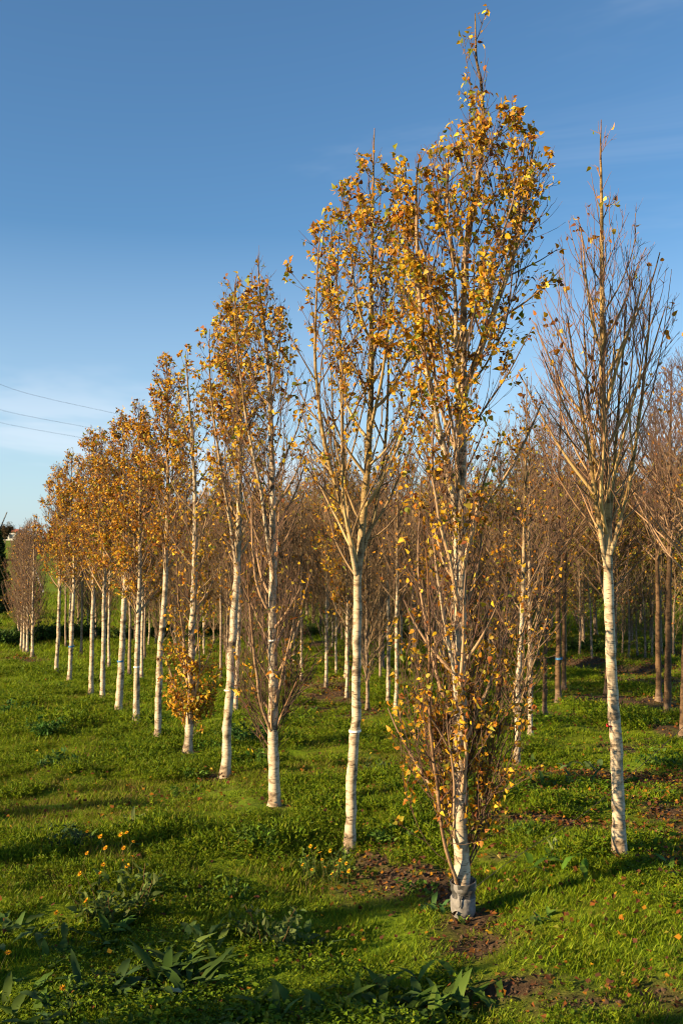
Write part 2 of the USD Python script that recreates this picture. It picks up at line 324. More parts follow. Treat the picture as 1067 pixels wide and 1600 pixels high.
TREES = []
def birch(name, label, loc, stems, prof, clear, seed, nb=50, inc=(28, 52), up=(.10, .2), d2=9, d3=8, leaves=None, nleaf=400, leaf=0.036, weights=GOLD,
          hero=True, leaf_parts=0, tan=(.62, .52, .36), whites=(9, 10), cat='tree', group=None, tw=1.0, bark_m='birch_bark', small=False, sub=True, bx=None, rscale=0.42, twig_col=(.085, .05, .034), sprouts=None, flare=.75):
    """stems: list of (points local to the base, radius at foot, radius at tip). prof(z): how far the crown reaches from the stem at height z."""
    rng = np.random.default_rng(seed)
    root = thing(name, label, cat, loc, group=group)
    lines = []
    for k, (pts, r0, r1) in enumerate(stems):
        L = np.linalg.norm(np.diff(pts, axis=0), axis=1).sum()
        n = max(10, int(L / (0.05 if hero else 0.15)))
        p = smooth_line(pts, n)
        wob = np.cumsum(rng.normal(0, 0.0022 if hero else .004, (n, 3)), axis=0); wob[:, 2] = 0
        p[1:] += (wob - wob * np.linspace(0, 1, n)[:, None] * 0.5)[1:]
        t = np.linspace(0, 1, n)
        r = r0 * (1 - t) ** 0.8 + r1 * t
        r = r * (1 + 0.05 * rng.normal(size=n) * (t < .95))
        if k == 0:
            zz = p[:, 2] - p[0, 2]
            r = r * (1 + flare * np.exp(-zz / 0.04))
            p[0, 2] -= 0.06
        lines.append((p, r))
    main = lines[0][0]; ztop = main[-1, 2]
    ax = lambda z: np.stack([np.interp(z, main[:, 2], main[:, 0]), np.interp(z, main[:, 2], main[:, 1])], -1)
    def squeeze(P):
        """Cuts each piece of wood short where it would leave the crown's outline, some sooner, some later."""
        n, k = P.shape[:2]
        d = np.linalg.norm(P[..., :2] - ax(P[..., 2]), axis=-1); lim = np.maximum(prof(P[..., 2]), 0.03)
        out = (d > lim * (1.10 - 0.45 * rng.random(n) ** 2)[:, None]) | (P[..., 2] > ztop * 1.01)
        out[:, :2] = False
        first = np.where(out.any(1), out.argmax(1), k - 1)
        tm = np.maximum(first / (k - 1), .22)
        t = np.linspace(0, 1, k)[None] * tm[:, None] * (k - 1)
        a = np.minimum(t.astype(int), k - 2); fr = (t - a)[..., None]; r = np.arange(n)[:, None]
        return P[r, a] * (1 - fr) + P[r, a + 1] * fr
    # trunk and limbs
    sides = 14 if hero else 7
    for k, (p, r) in enumerate(lines):
        v, f = tubes(p[None], r[None], sides)
        zc = v[:, 2]
        col = bark_tint(zc, r, clear, ztop, rng, tan, whites)
        thin = np.clip((0.011 - np.repeat(r, sides)) / 0.007, 0, 1)[:, None]
        col = col * (1 - thin) + thin * np.array([.42, .28, .17])
        for _ in range(int(44 * (k == 0) * hero)):                     # dark scars where branches were lost
            zi, ai, sz = rng.uniform(0.1, ztop), rng.uniform(0, 2 * np.pi), rng.uniform(.008, .02)
            c = np.array([*ax(np.array([zi]))[0], zi]); rr = np.interp(zi, p[:, 2], r)
            c[:2] += rr * np.array([np.cos(ai), np.sin(ai)])
            dd = (v - c) / [1.6 * sz, 1.6 * sz, sz]
            col = col * (1 - 0.85 * np.exp(-(dd ** 2).sum(1)))[:, None]
        if k and p[0, 2] < 0.6: col = col * np.array([.62, .50, .40])
        obj('trunk' if k == 0 else 'limb', (v, f), bark_m, root, smooth=True, col=col)
    crown = part_group('crown', root)
    # first-order branches
    wts = np.array([np.clip(l[0][-1, 2] - max(l[0][0, 2], clear), 0.05, None) for l in lines]); wts /= wts.sum()
    start, dirs, L, R, lo = [], [], [], [], []
    for (p, r), w in zip(lines, wts):
        n = max(3, int(round(nb * w)))
        z0, z1 = max(p[0, 2] + .12 * (p is not main), clear), p[-1, 2] - 0.02
        u = np.sort((np.arange(n) + rng.uniform(0.1, .9, n)) / n)
        if bx is not None: u = u ** bx
        z = z0 + (z1 - z0) * u * 0.98
        k = np.interp(z, p[:, 2], np.arange(len(p)))
        pos = np.stack([np.interp(k, np.arange(len(p)), p[:, c]) for c in range(3)], -1)
        tg = unit(np.gradient(p, axis=0))[np.clip(k.astype(int), 0, len(p) - 1)]
        az = np.arange(n) * 2.4 + rng.uniform(0, .8, n)
        rad = np.interp(k, np.arange(len(p)), r)
        start.append(pos); dirs.append(side_dir(tg, np.radians(rng.uniform(inc[0], inc[1], n)), rng, az)); R.append(rad)
        reach = prof(z + 0.25)
        L.append(np.minimum((0.25 + 2.7 * reach * rng.uniform(.65, 1.2, n)), np.maximum((ztop - z) * 0.95, 0.10)))
    if sprouts:                                                       # thin shoots fanning up from low on the stem
        n, z0, z1, l0, l1, i0, i1 = sprouts
        z = rng.uniform(z0, z1, n); az = rng.uniform(-.45, np.pi + .45, n)              # few grow towards the open side, where the stem shows
        inc_ = np.radians(rng.uniform(i0, i1, n))
        start.append(np.stack([ax(z)[:, 0], ax(z)[:, 1], z], -1)); dirs.append(np.stack([np.cos(az) * np.sin(inc_), np.sin(az) * np.sin(inc_), np.cos(inc_)], -1))
        L.append(rng.uniform(l0, l1, n)); R.append(np.full(n, .0095))
    start, dirs, L, R = map(np.concatenate, (start, dirs, L, R))
    n1 = len(start)
    P1 = squeeze(grow(start, dirs, L, 12, rng.uniform(up[0], up[1], n1), 0.07, rng))
    P1[:, 0] = start
    r1 = np.clip(R * rscale * rng.uniform(.45, 1.1, n1), .0026 * tw, .0125)
    rr1 = r1[:, None] * np.linspace(1, .25, 12)[None] ** 0.9
    def branch_cols(z, n, w):
        base = np.array(twig_col) * w + np.array(tan) * np.array([.50, .42, .34]) * (1 - w)
        return base * rng.uniform(.75, 1.2, (n, 1))
    if hero:
        for a in range(n1):
            v, f = tubes(P1[a:a + 1], rr1[a:a + 1], 6)
            w = np.clip((0.009 - np.repeat(rr1[a], 6)) / 0.006, 0, 1)[:, None]
            obj('branch', (v, f), 'twig', crown, smooth=True, col=(np.array(twig_col) * w + np.array(tan) * np.array([.56, .46, .36]) * (1 - w)) * rng.uniform(.8, 1.15))
    # finer wood
    len1 = np.linalg.norm(np.diff(P1, axis=1), axis=2).sum(1)
    def children(P, ln, dens, tmin, incs, lmin, lmax, k, upb, wig, taper=True):
        cnt = rng.poisson(np.maximum(ln * dens, 0.4)); idx = np.repeat(np.arange(len(P)), cnt); t = rng.uniform(tmin, 0.98, len(idx))
        pos, tg = sample(P, idx, t)
        l = rng.uniform(lmin, lmax, len(idx)) * (1.15 - 0.75 * t if taper else 1)
        Q = squeeze(grow(pos, side_dir(tg, np.radians(rng.uniform(*incs, len(idx))), rng), l, k, upb, wig, rng)); Q[:, 0] = pos
        return Q
    P2 = children(P1, len1, d2, .12, (16, 40), .16, .42, 6, .14, .08)
    len2 = np.linalg.norm(np.diff(P2, axis=1), axis=2).sum(1)
    P3 = children(P2, len2, d3, .1, (16, 42), .06, .18, 4, .12, .10)
    tv = []
    tc = []
    def add(P, ra, rb, sd):
        if not len(P): return
        n, k = P.shape[:2]
        v, f = tubes(P, tw * np.linspace(ra, rb, k)[None] * rng.uniform(.8, 1.25, (n, 1)), sd)
        tv.append((v, f)); tc.append(np.repeat(np.array(twig_col) * rng.uniform(.7, 1.35, (n, 1)) * rng.uniform(.93, 1.07, (n, 3)), k * sd, axis=0))
    if not hero:
        v, f = tubes(P1, rr1, 4); tv.append((v, f)); tc.append(np.repeat(branch_cols(0, n1, .55), 48, axis=0))
    add(P2, .0022, .0009, 3); add(P3, .0012, .0006, 3)
    v, f = join(tv)
    obj('twigs', (v, f), 'twig', crown, kind='stuff', smooth=True, col=np.concatenate(tc))
    # leaves
    if nleaf:
        pool = [P3, P2]
        pos, tg = [], []
        for P, share in zip(pool, (.65, .35)):
            m = int(nleaf * share * 6); idx = rng.integers(0, len(P), m)
            a, b = sample(P, idx, rng.uniform(.2, 1.0, m)); pos.append(a); tg.append(b)
        pos, tg = np.concatenate(pos), np.concatenate(tg)
        dens = leaves(pos[:, 0] - ax(pos[:, 2])[:, 0], pos[:, 2]) if leaves else np.ones(len(pos))
        clump = np.clip((meshkit.fbm(pos * 6.0, 2, seed) - 0.38) * 5, 0.08, 1)
        pr = dens * clump + 1e-9
        keep = rng.choice(len(pos), min(nleaf, len(pos) // 2), replace=False, p=pr / pr.sum())
        pos, tg = pos[keep], tg[keep]
        n = len(pos)
        yd = unit(rng.normal(0, .8, (n, 3)) + tg * .2 + [0, 0, -.45])
        sz = leaf * rng.uniform(.55, 1.25, n)
        pet = pos + unit(yd + [[0, 0, .4]]) * (sz * .35)[:, None]
        V, F = place_leaves(pet, yd, sz, rng, (SMALL_V, SMALL_F) if small else (LEAF_V, LEAF_F), width=rng.uniform(.65, 1.1, n), curl=rng.uniform(-.95, .55, n))
        C = autumn_cols(n, rng, weights)
        nv = V.shape[1]
        order = np.argsort(pos[:, 1]) if leaf_parts else np.arange(n)
        k = min(leaf_parts, n)
        for a in order[:k]:
            obj('leaf', (V[a], LEAF_F), 'autumn_leaf', crown, smooth=True, col=np.repeat(C[a:a + 1], nv, axis=0))
        rest = np.sort(order[k:])
        if len(rest):
            f0 = SMALL_F if small else LEAF_F
            F = (f0[None] + (np.arange(len(rest)) * nv)[:, None, None]).reshape(-1, 3)
            obj('leaves', (V[rest].reshape(-1, 3), F), 'autumn_leaf', crown, kind='stuff', smooth=True, col=np.repeat(C[rest], nv, axis=0))
    return root

def px_tree(name, label, base, axis_px, prof_px, clear_y, r0, seed, limbs=(), lean=None, leaf_px=None, **kw):
    """A tree measured in the photograph: its foot, the course of its stem and limbs, and how wide its crown is at which height."""
    g = ground(*base); y = g[1]
    sc = y / FPX
    def loc_(px, py, dy=0.0):
        p = at_depth(px, py, y) - g; p[1] += dy; return p
    pts = np.array([[0, 0, 0]] + [loc_(*a) for a in axis_px])
    stems = [(pts, r0, .0025)]
    for lm, ra, rb in limbs:
        stems.append((np.array([loc_(*a) for a in lm]), ra, rb))
    pz = np.array([loc_(base[0], a)[2] for a, _ in prof_px]); pw = np.array([b * sc for _, b in prof_px])
    o = np.argsort(pz); pz, pw = pz[o], pw[o]
    prof = lambda z: np.interp(z, pz, pw)
    lv = None
    if leaf_px:
        lz = np.array([loc_(base[0], a)[2] for a, *_ in leaf_px]); ld = np.array([b for _, b, *_ in leaf_px]); sk = np.array([(c[2] if len(c) > 2 else 0) for c in leaf_px])
        oo = np.argsort(lz); lz, ld, sk = lz[oo], ld[oo], sk[oo]
        lv = lambda dx, z: np.interp(z, lz, ld) * np.clip(1 + np.interp(z, lz, sk) * dx / np.maximum(prof(z), .03), .05, 3)
    return birch(name, label, g, stems, prof, loc_(base[0], clear_y)[2], seed, leaves=lv, **kw)

# first row, nearest first
T1 = px_tree('birch_tree', 'tallest birch, forked and full of gold leaves, its foot in a grey sleeve', (724, 1432),
    [(723, 1380), (721, 1250), (719, 1100), (716, 950), (716, 800), (718, 650), (720, 560, .02), (724, 420, .04), (742, 290, .03), (752, 200, .02), (746, 130), (738, 85), (737, 22)],
    [(1400, 20), (1370, 50), (1300, 95), (1200, 115), (1100, 112), (1000, 96), (900, 85), (800, 88), (700, 100), (600, 115), (500, 125), (400, 132), (300, 126), (250, 100), (200, 56), (150, 36), (100, 22), (20, 12)],
    1372, .042, 11,
    limbs=[([(716, 830, 0), (700, 735, -.06), (676, 640, -.12), (660, 540, -.15), (650, 400, -.16), (648, 300, -.14), (655, 255, -.12)], .019, .003),
           ([(719, 640, 0), (733, 590, -.03), (765, 500, -.06), (795, 410, -.08), (818, 310, -.08), (832, 230, -.08)], .019, .003),
           ([(717, 700, 0), (709, 600, -.10), (704, 480, -.14), (690, 350, -.15), (692, 255, -.14)], .013, .003),
           ([(720, 1392, -.02), (700, 1330, -.08), (684, 1230, -.14), (672, 1130, -.17), (668, 1000, -.17), (664, 880, -.16), (655, 800, -.15)], .0095, .003),
           ([(726, 1340, .0), (752, 1260, .02), (772, 1180, .04), (785, 1080, .05), (790, 980, .05)], .0065, .002),
           ([(719, 1090, -.01), (697, 1000, -.06), (680, 900, -.08), (664, 780, -.1)], .012, .002)],
    leaf_px=[(1400, .8), (1340, 1.15, -.3), (1260, .95, -.4), (1180, .6, -.5), (1100, .6, -.4), (1000, .35, -.2), (850, .3, -.3), (720, .7, -.5), (640, 1.6, -.9), (560, 2.3, -.7), (480, 2.2, -.4), (380, 2.2), (300, 1.9, .3), (220, 1.2, .2), (150, .8), (60, .5), (20, .6)],
    nb=150, nleaf=9600, leaf=.0265, d2=13, d3=7, sprouts=(46, .14, .9, .5, 1.5, 12, 36), leaf_parts=290, weights=GOLD, whites=(2.1, 3.6), tan=(.74, .60, .44), inc=(22, 48), rscale=.42, flare=.08)
T2 = px_tree('birch_tree', 'birch with a white band on its bare trunk and an open, vase-shaped crown', (547, 1330),
    [(551, 1200), (557, 1050), (558, 915), (566, 800, .02), (574, 700, .02), (578, 560), (577, 420), (579, 300), (582, 200)],
    [(915, 6), (890, 30), (850, 65), (800, 95), (700, 108), (600, 112), (500, 108), (400, 98), (340, 72), (290, 34), (220, 15), (190, 5)],
    918, .036, 22,
    limbs=[([(557, 905, 0), (543, 830, -.06), (522, 760, -.12), (500, 680, -.16), (491, 570, -.18), (494, 440, -.18), (500, 375, -.16)], .016, .003),
           ([(559, 895, 0), (540, 780, .05), (536, 640, .08), (532, 480, .09), (519, 330, .08)], .015, .003),
           ([(560, 880, 0), (585, 800, .04), (600, 700, .06), (606, 560, .06), (600, 420, .06)], .012, .003)],
    leaf_px=[(900, .35), (800, .25), (700, .3, -.3), (600, .6, -.2), (500, 1.1), (400, 1.6), (300, 1.9), (200, 1.6)],
    nb=84, nleaf=4600, leaf=.0275, d2=11, d3=7, leaf_parts=160, whites=(1.35, 2.2), tan=(.64, .54, .31), inc=(28, 54), rscale=.58)
TR = px_tree('birch_tree', 'nearly leafless birch with a red ribbon on its smooth pale trunk', (968, 1338),
    [(962, 1230), (955, 1100), (951, 980), (948, 870), (946, 740), (943, 600), (940, 460), (938, 330), (936, 240), (937, 187)],
    [(875, 5), (850, 28), (800, 60), (750, 85), (650, 112), (550, 115), (480, 100), (400, 78), (350, 45), (300, 22), (240, 14), (185, 4)],
    882, .040, 33,
    limbs=[([(948, 885, 0), (930, 800, -.06), (912, 700, -.10), (894, 600, -.12), (880, 500, -.12)], .015, .003),
           ([(947, 872, 0), (934, 760, .06), (922, 620, .08), (915, 480, .08)], .014, .003),
           ([(949, 880, 0), (968, 800, -.05), (986, 690, -.08), (1000, 560, -.1), (1008, 440, -.1)], .014, .003),
           ([(949, 860, 0), (962, 740, .05), (975, 600, .07), (985, 470, .07)], .012, .003)],
    leaf_px=[(850, .1), (700, .4), (550, .5), (450, .5), (380, 1.2), (320, 4), (250, 7), (185, 9)],
    nb=100, nleaf=170, leaf=.033, d2=10, d3=8, leaf_parts=150, whites=(1.5, 2.1), tan=(.72, .60, .33), inc=(24, 46), weights=RUST, up=(.08, .17), rscale=.55, twig_col=(.17, .095, .062))
T3 = px_tree('birch_tree', 'birch branching in bare brown twigs from knee height up', (428, 1260),
    [(427, 1160), (427, 1000), (428, 880), (426, 740), (424, 640), (417, 540), (408, 460), (403, 398)],
    [(1165, 8), (1130, 40), (1080, 62), (1000, 68), (900, 62), (800, 62), (700, 68), (600, 62), (520, 50), (460, 26), (400, 6)],
    1168, .041, 44, limbs=[([(427, 1150, 0), (408, 1080, -.1), (396, 980, -.16), (390, 880, -.17)], .013, .003), ([(427, 900, 0), (408, 770, -.1), (385, 640, -.14), (372, 520, -.14), (370, 450, -.13)], .014, .003),
           ([(428, 1150, 0), (447, 1100, -.05), (466, 1060, -.1), (482, 1020, -.12)], .010, .002)],
    leaf_px=[(1150, .1), (1000, .12), (850, .12), (700, .3), (600, .8), (500, 1.8), (400, 2)], nb=112, sprouts=(26, .32, .6, .5, 1.3, 20, 50), nleaf=1500, leaf=.033, d2=18, d3=9, whites=(2.4, 3.4), inc=(24, 52), tan=(.6, .47, .34))
T4 = px_tree('birch_tree', 'leaning white birch between the feathered birch and the low-leaved one, orange-topped', (351, 1215),
    [(356, 1100), (363, 980), (370, 880), (374, 760), (374, 640), (371, 540), (368, 432)],
    [(895, 5), (860, 26), (800, 40), (700, 52), (600, 52), (530, 46), (480, 28), (435, 6)], 895, .041, 55,
    limbs=[([(370, 885, 0), (358, 800, -.1), (344, 700, -.15), (333, 600, -.16), (332, 520, -.15)], .015, .003)],
    leaf_px=[(880, .25), (760, .4, -.2), (650, 1.2, -.5), (560, 1.8, -.5), (480, 1.5), (430, 1)], nb=84, nleaf=4200, leaf=.030, d2=16, d3=9, whites=(1.9, 2.8), small=False)
T5 = px_tree('birch_tree', 'birch with a ball of orange leaves low on its trunk', (293, 1180),
    [(297, 1100), (299, 1000), (304, 880), (305, 800), (301, 700), (296, 620), (291, 548)],
    [(1155, 12), (1130, 40), (1080, 56), (1040, 48), (980, 40), (880, 44), (780, 50), (700, 46), (620, 36), (560, 10)], 1158, .042, 66,
    limbs=[([(296, 1120, 0), (290, 1020, -.1), (280, 920, -.14), (276, 800, -.14)], .012, .003)],
    leaf_px=[(1150, 2), (1090, 3.2, -.5), (1050, 2, -.6), (1000, .5), (850, .3), (740, .7), (640, 1.5), (560, 1.5)], nb=84, sprouts=(18, .14, .4, .25, .7, 15, 45), nleaf=3600, leaf=.031, d2=12, d3=7, whites=(2.4, 3.2))
def row_tree(label, base, ax_, top, hw, clear_y, seed, nleaf, r0=.037, group=None, **kw):
    if base[0] > 580: nleaf *= .6
    h = base[1] - top; hw *= 1.3; nleaf = int(nleaf * 4.2)
    prof = [(clear_y, 4), (clear_y - .03 * h, hw * .66), (clear_y - .09 * h, hw * .95), (clear_y - .28 * h, hw), (top + .22 * h, hw * .85), (top + .12 * h, hw * .55), (top + .05 * h, hw * .3), (top, 3)]
    d = dict(nb=78, weights=AMBER, d2=12, d3=7, leaf=.034, small=True, whites=(1.6, 2.4), tw=1.45)
    d.update(kw)
    return px_tree('birch_tree', label, base, ax_, prof, clear_y, r0, seed, nleaf=nleaf, group=group, leaf_px=[(clear_y, .8), ((clear_y + top) / 2, 1.1, -.2), (top, 1.6)], **d)
row_tree('leaning birch with a bright bare trunk just beyond the low-leaved birch', (247, 1156), [(252, 1020), (260, 900), (264, 780), (264, 660), (263, 560)], 556, 42, 905, 77, 1000)
row_tree('birch with a white tape on its trunk, sixth along the row', (213, 1130), [(215, 1000), (218, 850), (219, 750), (216, 628)], 625, 36, 968, 88, 1100)
row_tree('thick white birch with a blue tape, leaves hanging low', (185, 1116), [(190, 1000), (195, 900), (194, 780), (190, 640)], 640, 36, 940, 99, 1200, r0=.046)
row_tree('slim birch right of a pair of straight white trunks, densely orange', (160, 1098), [(162, 970), (163, 850), (162, 760), (158, 672)], 668, 34, 938, 110, 1200)
row_tree('straight birch with an unmarked trunk and a rust-gold crown towards the far end', (142, 1086), [(146, 960), (147, 830), (142, 670)], 668, 32, 940, 121, 1150)
row_tree('birch with a blue mark whose trunk forks at the crown foot', (108, 1065), [(114, 960), (117, 900), (113, 800), (112, 706)], 702, 30, 935, 132, 1100)
row_tree('last orange birch of the row beside the meadow gap', (88, 1055), [(91, 960), (92, 900), (91, 820), (90, 728)], 724, 27, 928, 143, 1000)

# far-left clump of brown birches
for k, (bx_, by_, tx, ty, sd) in enumerate([(30, 1011, 28, 832, 1), (33, 1016, 36, 822, 2), (38, 1020, 42, 818, 3), (43, 1024, 45, 812, 4), (50, 1027, 54, 808, 5)]):
    row_tree('slim brown birch in the tight five-trunk clump at the far end of the plot', (bx_, by_), [((bx_ + tx) / 2, (by_ + ty) / 2), (tx, ty)], ty, 21, by_ - 22, 300 + sd, 60, r0=.034,
             group='five birches standing close together at the far end', weights=RUST, nb=80, d2=12, d3=6, hero=False, tw=1.9, bx=.8)

# trees standing behind the first row whose feet can be made out
back = [  # px, py, top px, top py, half width, clear y, r0, leaves, label
    (807, 1195, 822, 588, 46, 1150, .034, 330, 'feathered birch with twigs to the ground between the tallest birch and a clear white trunk'),
    (829, 1151, 828, 640, 40, 1010, .032, 160, 'thin white-trunked birch just right of the feathered one'),
    (707, 1160, 712, 640, 46, 1080, .036, 160, 'white trunk showing just left of and behind the tallest birch'),
    (368, 1113, 378, 590, 42, 1000, .033, 260, 'pale trunk half hidden behind the leaning white birch'),
    (606, 1100, 602, 690, 34, 930, .033, 90, 'left trunk of the pale pair seen through the low twigs of the tallest birch'),
    (618, 1120, 624, 660, 36, 960, .030, 120, 'right trunk of the pale pair seen through the low twigs of the tallest birch'),
    (345, 1062, 342, 720, 30, 930, .030, 160, 'thin trunk standing clear in the gap left of the leaning white birch'),
    (471, 1067, 470, 700, 32, 950, .030, 60, 'spotted white trunk right of the feathered bare birch'),
    (510, 1074, 512, 690, 34, 900, .030, 200, 'slender yellowish trunk left of the banded birch'),
    (525, 1056, 527, 740, 30, 960, .026, 420, 'small golden birch close behind the banded birch'),
    (572, 1048, 574, 740, 34, 945, .040, 420, 'stout short trunk under golden leaves right of the banded birch'),
    (695, 1068, 692, 720, 34, 930, .028, 120, 'thin trunk far behind the tallest birch'),
    (203, 1056, 206, 735, 26, 960, .034, 420, 'small trunk between the taped birch and the blue-taped one'),
    (221, 1064, 226, 712, 28, 960, .034, 420, 'white trunk close on the right of the taped birch'),
    (226, 1031, 230, 760, 24, 960, .032, 250, 'smaller trunk behind the taped birch, by the meadow'),
    (170, 1044, 172, 750, 24, 960, .034, 300, 'short trunk behind the slim orange birch'),
    (103, 1012, 102, 780, 20, 935, .034, 260, 'left of two thin trunks beyond the blue-marked birch'),
    (110, 1016, 112, 775, 20, 935, .034, 260, 'right of two thin trunks beyond the blue-marked birch'),
    (127, 1025, 130, 765, 22, 950, .034, 300, 'lone thin trunk between the blue-marked birch and the straight one'),
    (319, 1012, 320, 760, 24, 950, .032, 120, 'far thin trunk right of the low-leaved birch'),
    (352, 1020, 354, 750, 26, 950, .032, 120, 'far dark trunk behind the thin trunk in the gap'),
]
for k, (bx_, by_, tx, ty, hw, cy, r0, nl, lab) in enumerate(back):
    big = by_ > 1090
    row_tree(lab, (bx_, by_), [(bx_ * .6 + tx * .4, by_ * .6 + ty * .4), (bx_ * .25 + tx * .75, by_ * .25 + ty * .75), (tx, ty)], ty, hw, cy, 400 + k, nl, r0=r0 * .85, hero=big, nb=62 if big else 54,
             d2=13, d3=7, tw=1.35 if big else 1.8, leaf=.038, bark_m='birch_bark' if big or k % 2 else 'brown_bark', twig_col=(.105, .066, .042), weights=AMBER if nl >= 250 else RUST, whites=(1.4, 2.3))

# dark-barked trees at the right
for k, (bx_, by_, tx, ty, hw, cy, r0, nl, lab) in enumerate([
    (872, 1097, 876, 560, 60, 880, .042, 60, 'brown trunk with a blue tape standing right of the thin white birches'),
    (881, 1079, 884, 640, 55, 900, .036, 60, 'dark trunk close behind the brown taped one'),
    (851, 1118, 852, 640, 40, 990, .030, 40, 'short dark trunk left of the brown taped one'),
    (778, 1104, 780, 650, 44, 1010, .034, 60, 'dark trunk deep in the twigs right of the tallest birch'),
    (1043, 1120, 1048, 560, 75, 880, .045, 190, 'brown trunk nearer the path of soil, the right one of a pair'),
    (1029, 1096, 1024, 620, 66, 880, .042, 90, 'mottled dark trunk, the left one of a pair by the soil ridge'),
    (948, 1085, 962, 640, 80, 960, .040, 120, 'dark trunk hidden behind the ribboned birch, limbs showing right of it'),
    (1066, 1157, 1085, 520, 75, 900, .040, 170, 'dark trunk cut by the right edge of the view')]):
    row_tree(lab, (bx_, by_), [(bx_ * .6 + tx * .4, by_ * .6 + ty * .4), (bx_ * .25 + tx * .75, by_ * .25 + ty * .75), (tx, ty)], ty, hw, cy, 500 + k, nl * .28, r0=r0, nb=84, d2=12, d3=7, tw=1.45,
             weights=RUST, bark_m='brown_bark', tan=(.5, .4, .3), whites=(0, .2), inc=(30, 60), up=(.05, .13), leaf=.05)

# ------------------------------------------------------------------ crowded rows at the back: a few kinds, copied
def back_proto(name, label, seed, h, hw, clear, nl, weights, cat='tree', group=None, spread=False, bark_m='birch_bark', leaf=.055, twig_col=(.098, .066, .036), nb=95):
    rng = np.random.default_rng(seed)
    pts = np.array([(0, 0, 0), (rng.normal(0, .03), 0, h * .35), (rng.normal(0, .05), rng.normal(0, .05), h * .7), (rng.normal(0, .08), 0, h)])
    if spread:
        prof = lambda z: np.interp(z, [clear, clear + .1 * h, h * .45, h * .7, h * .9, h], [.1, hw * .7, hw, hw * .9, hw * .5, .1])
        kw = dict(inc=(35, 75), up=(.02, .08), d2=8, d3=5)
    else:
        prof = lambda z: np.interp(z, [clear, clear + .08 * h, h * .45, h * .75, h * .9, h], [.03, hw * .7, hw, hw * .8, hw * .4, .02])
        kw = dict(inc=(26, 56), d2=12, d3=6)
    return birch(name, label, (0, 0, -100), [(pts, .026 if not spread else .06, .004)], prof, clear, seed, nb=nb, nleaf=nl, leaf=leaf, weights=weights, hero=False, small=True, tw=2.0 if not spread else 2.8,
                 whites=(1.2, 2.0), bark_m=bark_m, group=group, twig_col=twig_col, **kw)
G1 = 'bare birches crowded at the back of the plot'
protos = [back_proto('bare_birch', 'thin purple-brown leafless birch in the crowded rows at the back', 901, 4.0, .48, .35, 60, RUST, bark_m='brown_bark', group=G1),
          back_proto('bare_birch', 'thin purple-brown leafless birch in the crowded rows at the back', 902, 4.3, .52, .45, 140, RUST, group=G1),
          back_proto('bare_birch', 'thin purple-brown leafless birch in the crowded rows at the back', 903, 3.8, .46, .3, 40, DULL, bark_m='brown_bark', group=G1)]
G2 = 'small golden birches scattered in the back rows'
gold = [back_proto('golden_birch', 'small birch still full of gold and rust leaves among bare ones at the back', 904, 3.8, .42, 1.0, 1100, GOLD, group=G2)]
G3 = 'olive leafed trees beyond the soil ridge'
olive = [back_proto('leafy_tree', 'spreading tree with sparse olive and yellow leaves beyond the plot', 905, 5.6, 1.9, 1.0, 6500, OLIVE, group=G3, spread=True, bark_m='brown_bark', leaf=.075, nb=130, twig_col=(.09, .06, .038)),
         back_proto('leafy_tree', 'spreading tree with sparse olive and yellow leaves beyond the plot', 906, 4.8, 1.6, .8, 4500, OLIVE, group=G3, spread=True, bark_m='brown_bark', leaf=.075, nb=120, twig_col=(.10, .06, .04))]
G4 = 'bare spreading trees beyond the plot'
brown = [back_proto('bare_tree', 'leafless brown spreading tree in the belt behind the plot', 907, 5.4, 1.7, .6, 1500, DULL, group=G4, spread=True, bark_m='brown_bark', leaf=.08, nb=120, twig_col=(.12, .07, .05))]
rng = np.random.default_rng(5)
placed = {}
def put(src, x, y, s, rot=None):
    loc = (x, y, float(zg(x, y)) - .02); rot = rng.uniform(0, 360) if rot is None else rot
    if not placed.get(src.GetPath()):
        placed[src.GetPath()] = 1
        src.GetAttribute('xformOp:translate').Set(Gf.Vec3d(*loc)); src.GetAttribute('xformOp:rotateZ').Set(float(rot)); src.GetAttribute('xformOp:scale').Set(Gf.Vec3f(s, s, s))
        return src
    return dup(src, loc, rot, s)
def frame_x(x, y): return W / 2 + FPX * x / y
row_d = unit(np.array([-0.40, 1.0]))
for off in np.arange(2.05, 17, 1.35):                                  # rows parallel to the first
    for yy in np.arange(13.5, 31.0, 1.0):
        x = .61 - .42 * (yy - 4.9) + off + rng.normal(0, .15); y = yy + rng.normal(0, .25)
        px = frame_x(x, y)
        if px > 1180 or px < 110 or (off < 3 and y < 18.5) or (px < 250 and rng.random() < .35): continue
        if px > 845: continue
        if y < 16.5 and px > 620: continue
        if rng.random() < .27: continue
        k = rng.random()
        src = gold[0] if k < .13 else protos[rng.integers(0, 3)]
        put(src, x, y, rng.uniform(.82, 1.08))
for px, y, s, kind in [(855, 27, .8, 0), (910, 25, .8, 1), (960, 25, .75, 0), (1015, 25.5, .8, 1), (1070, 24.5, .8, 0), (880, 26, .9, 1), (930, 29, 1.0, 0), (985, 27, .85, 1), (1040, 30, 1.0, 0), (1090, 26, .9, 1), (790, 27, .72, 0), (610, 32, .8, 1), (500, 33, .85, 0), (720, 29, .75, 1), (430, 34, .85, 1), (345, 35, .85, 0), (820, 33, 1.1, 0), (760, 36, 1.1, 1), (900, 38, 1.1, 0), (1000, 37, 1.15, 1), (1070, 40, 1.2, 0), (690, 38, 1.1, 0), (1120, 34, 1.1, 0), (960, 44, 1.2, 0)]:
    put(olive[kind], (px - W / 2) / FPX * y, y, s)
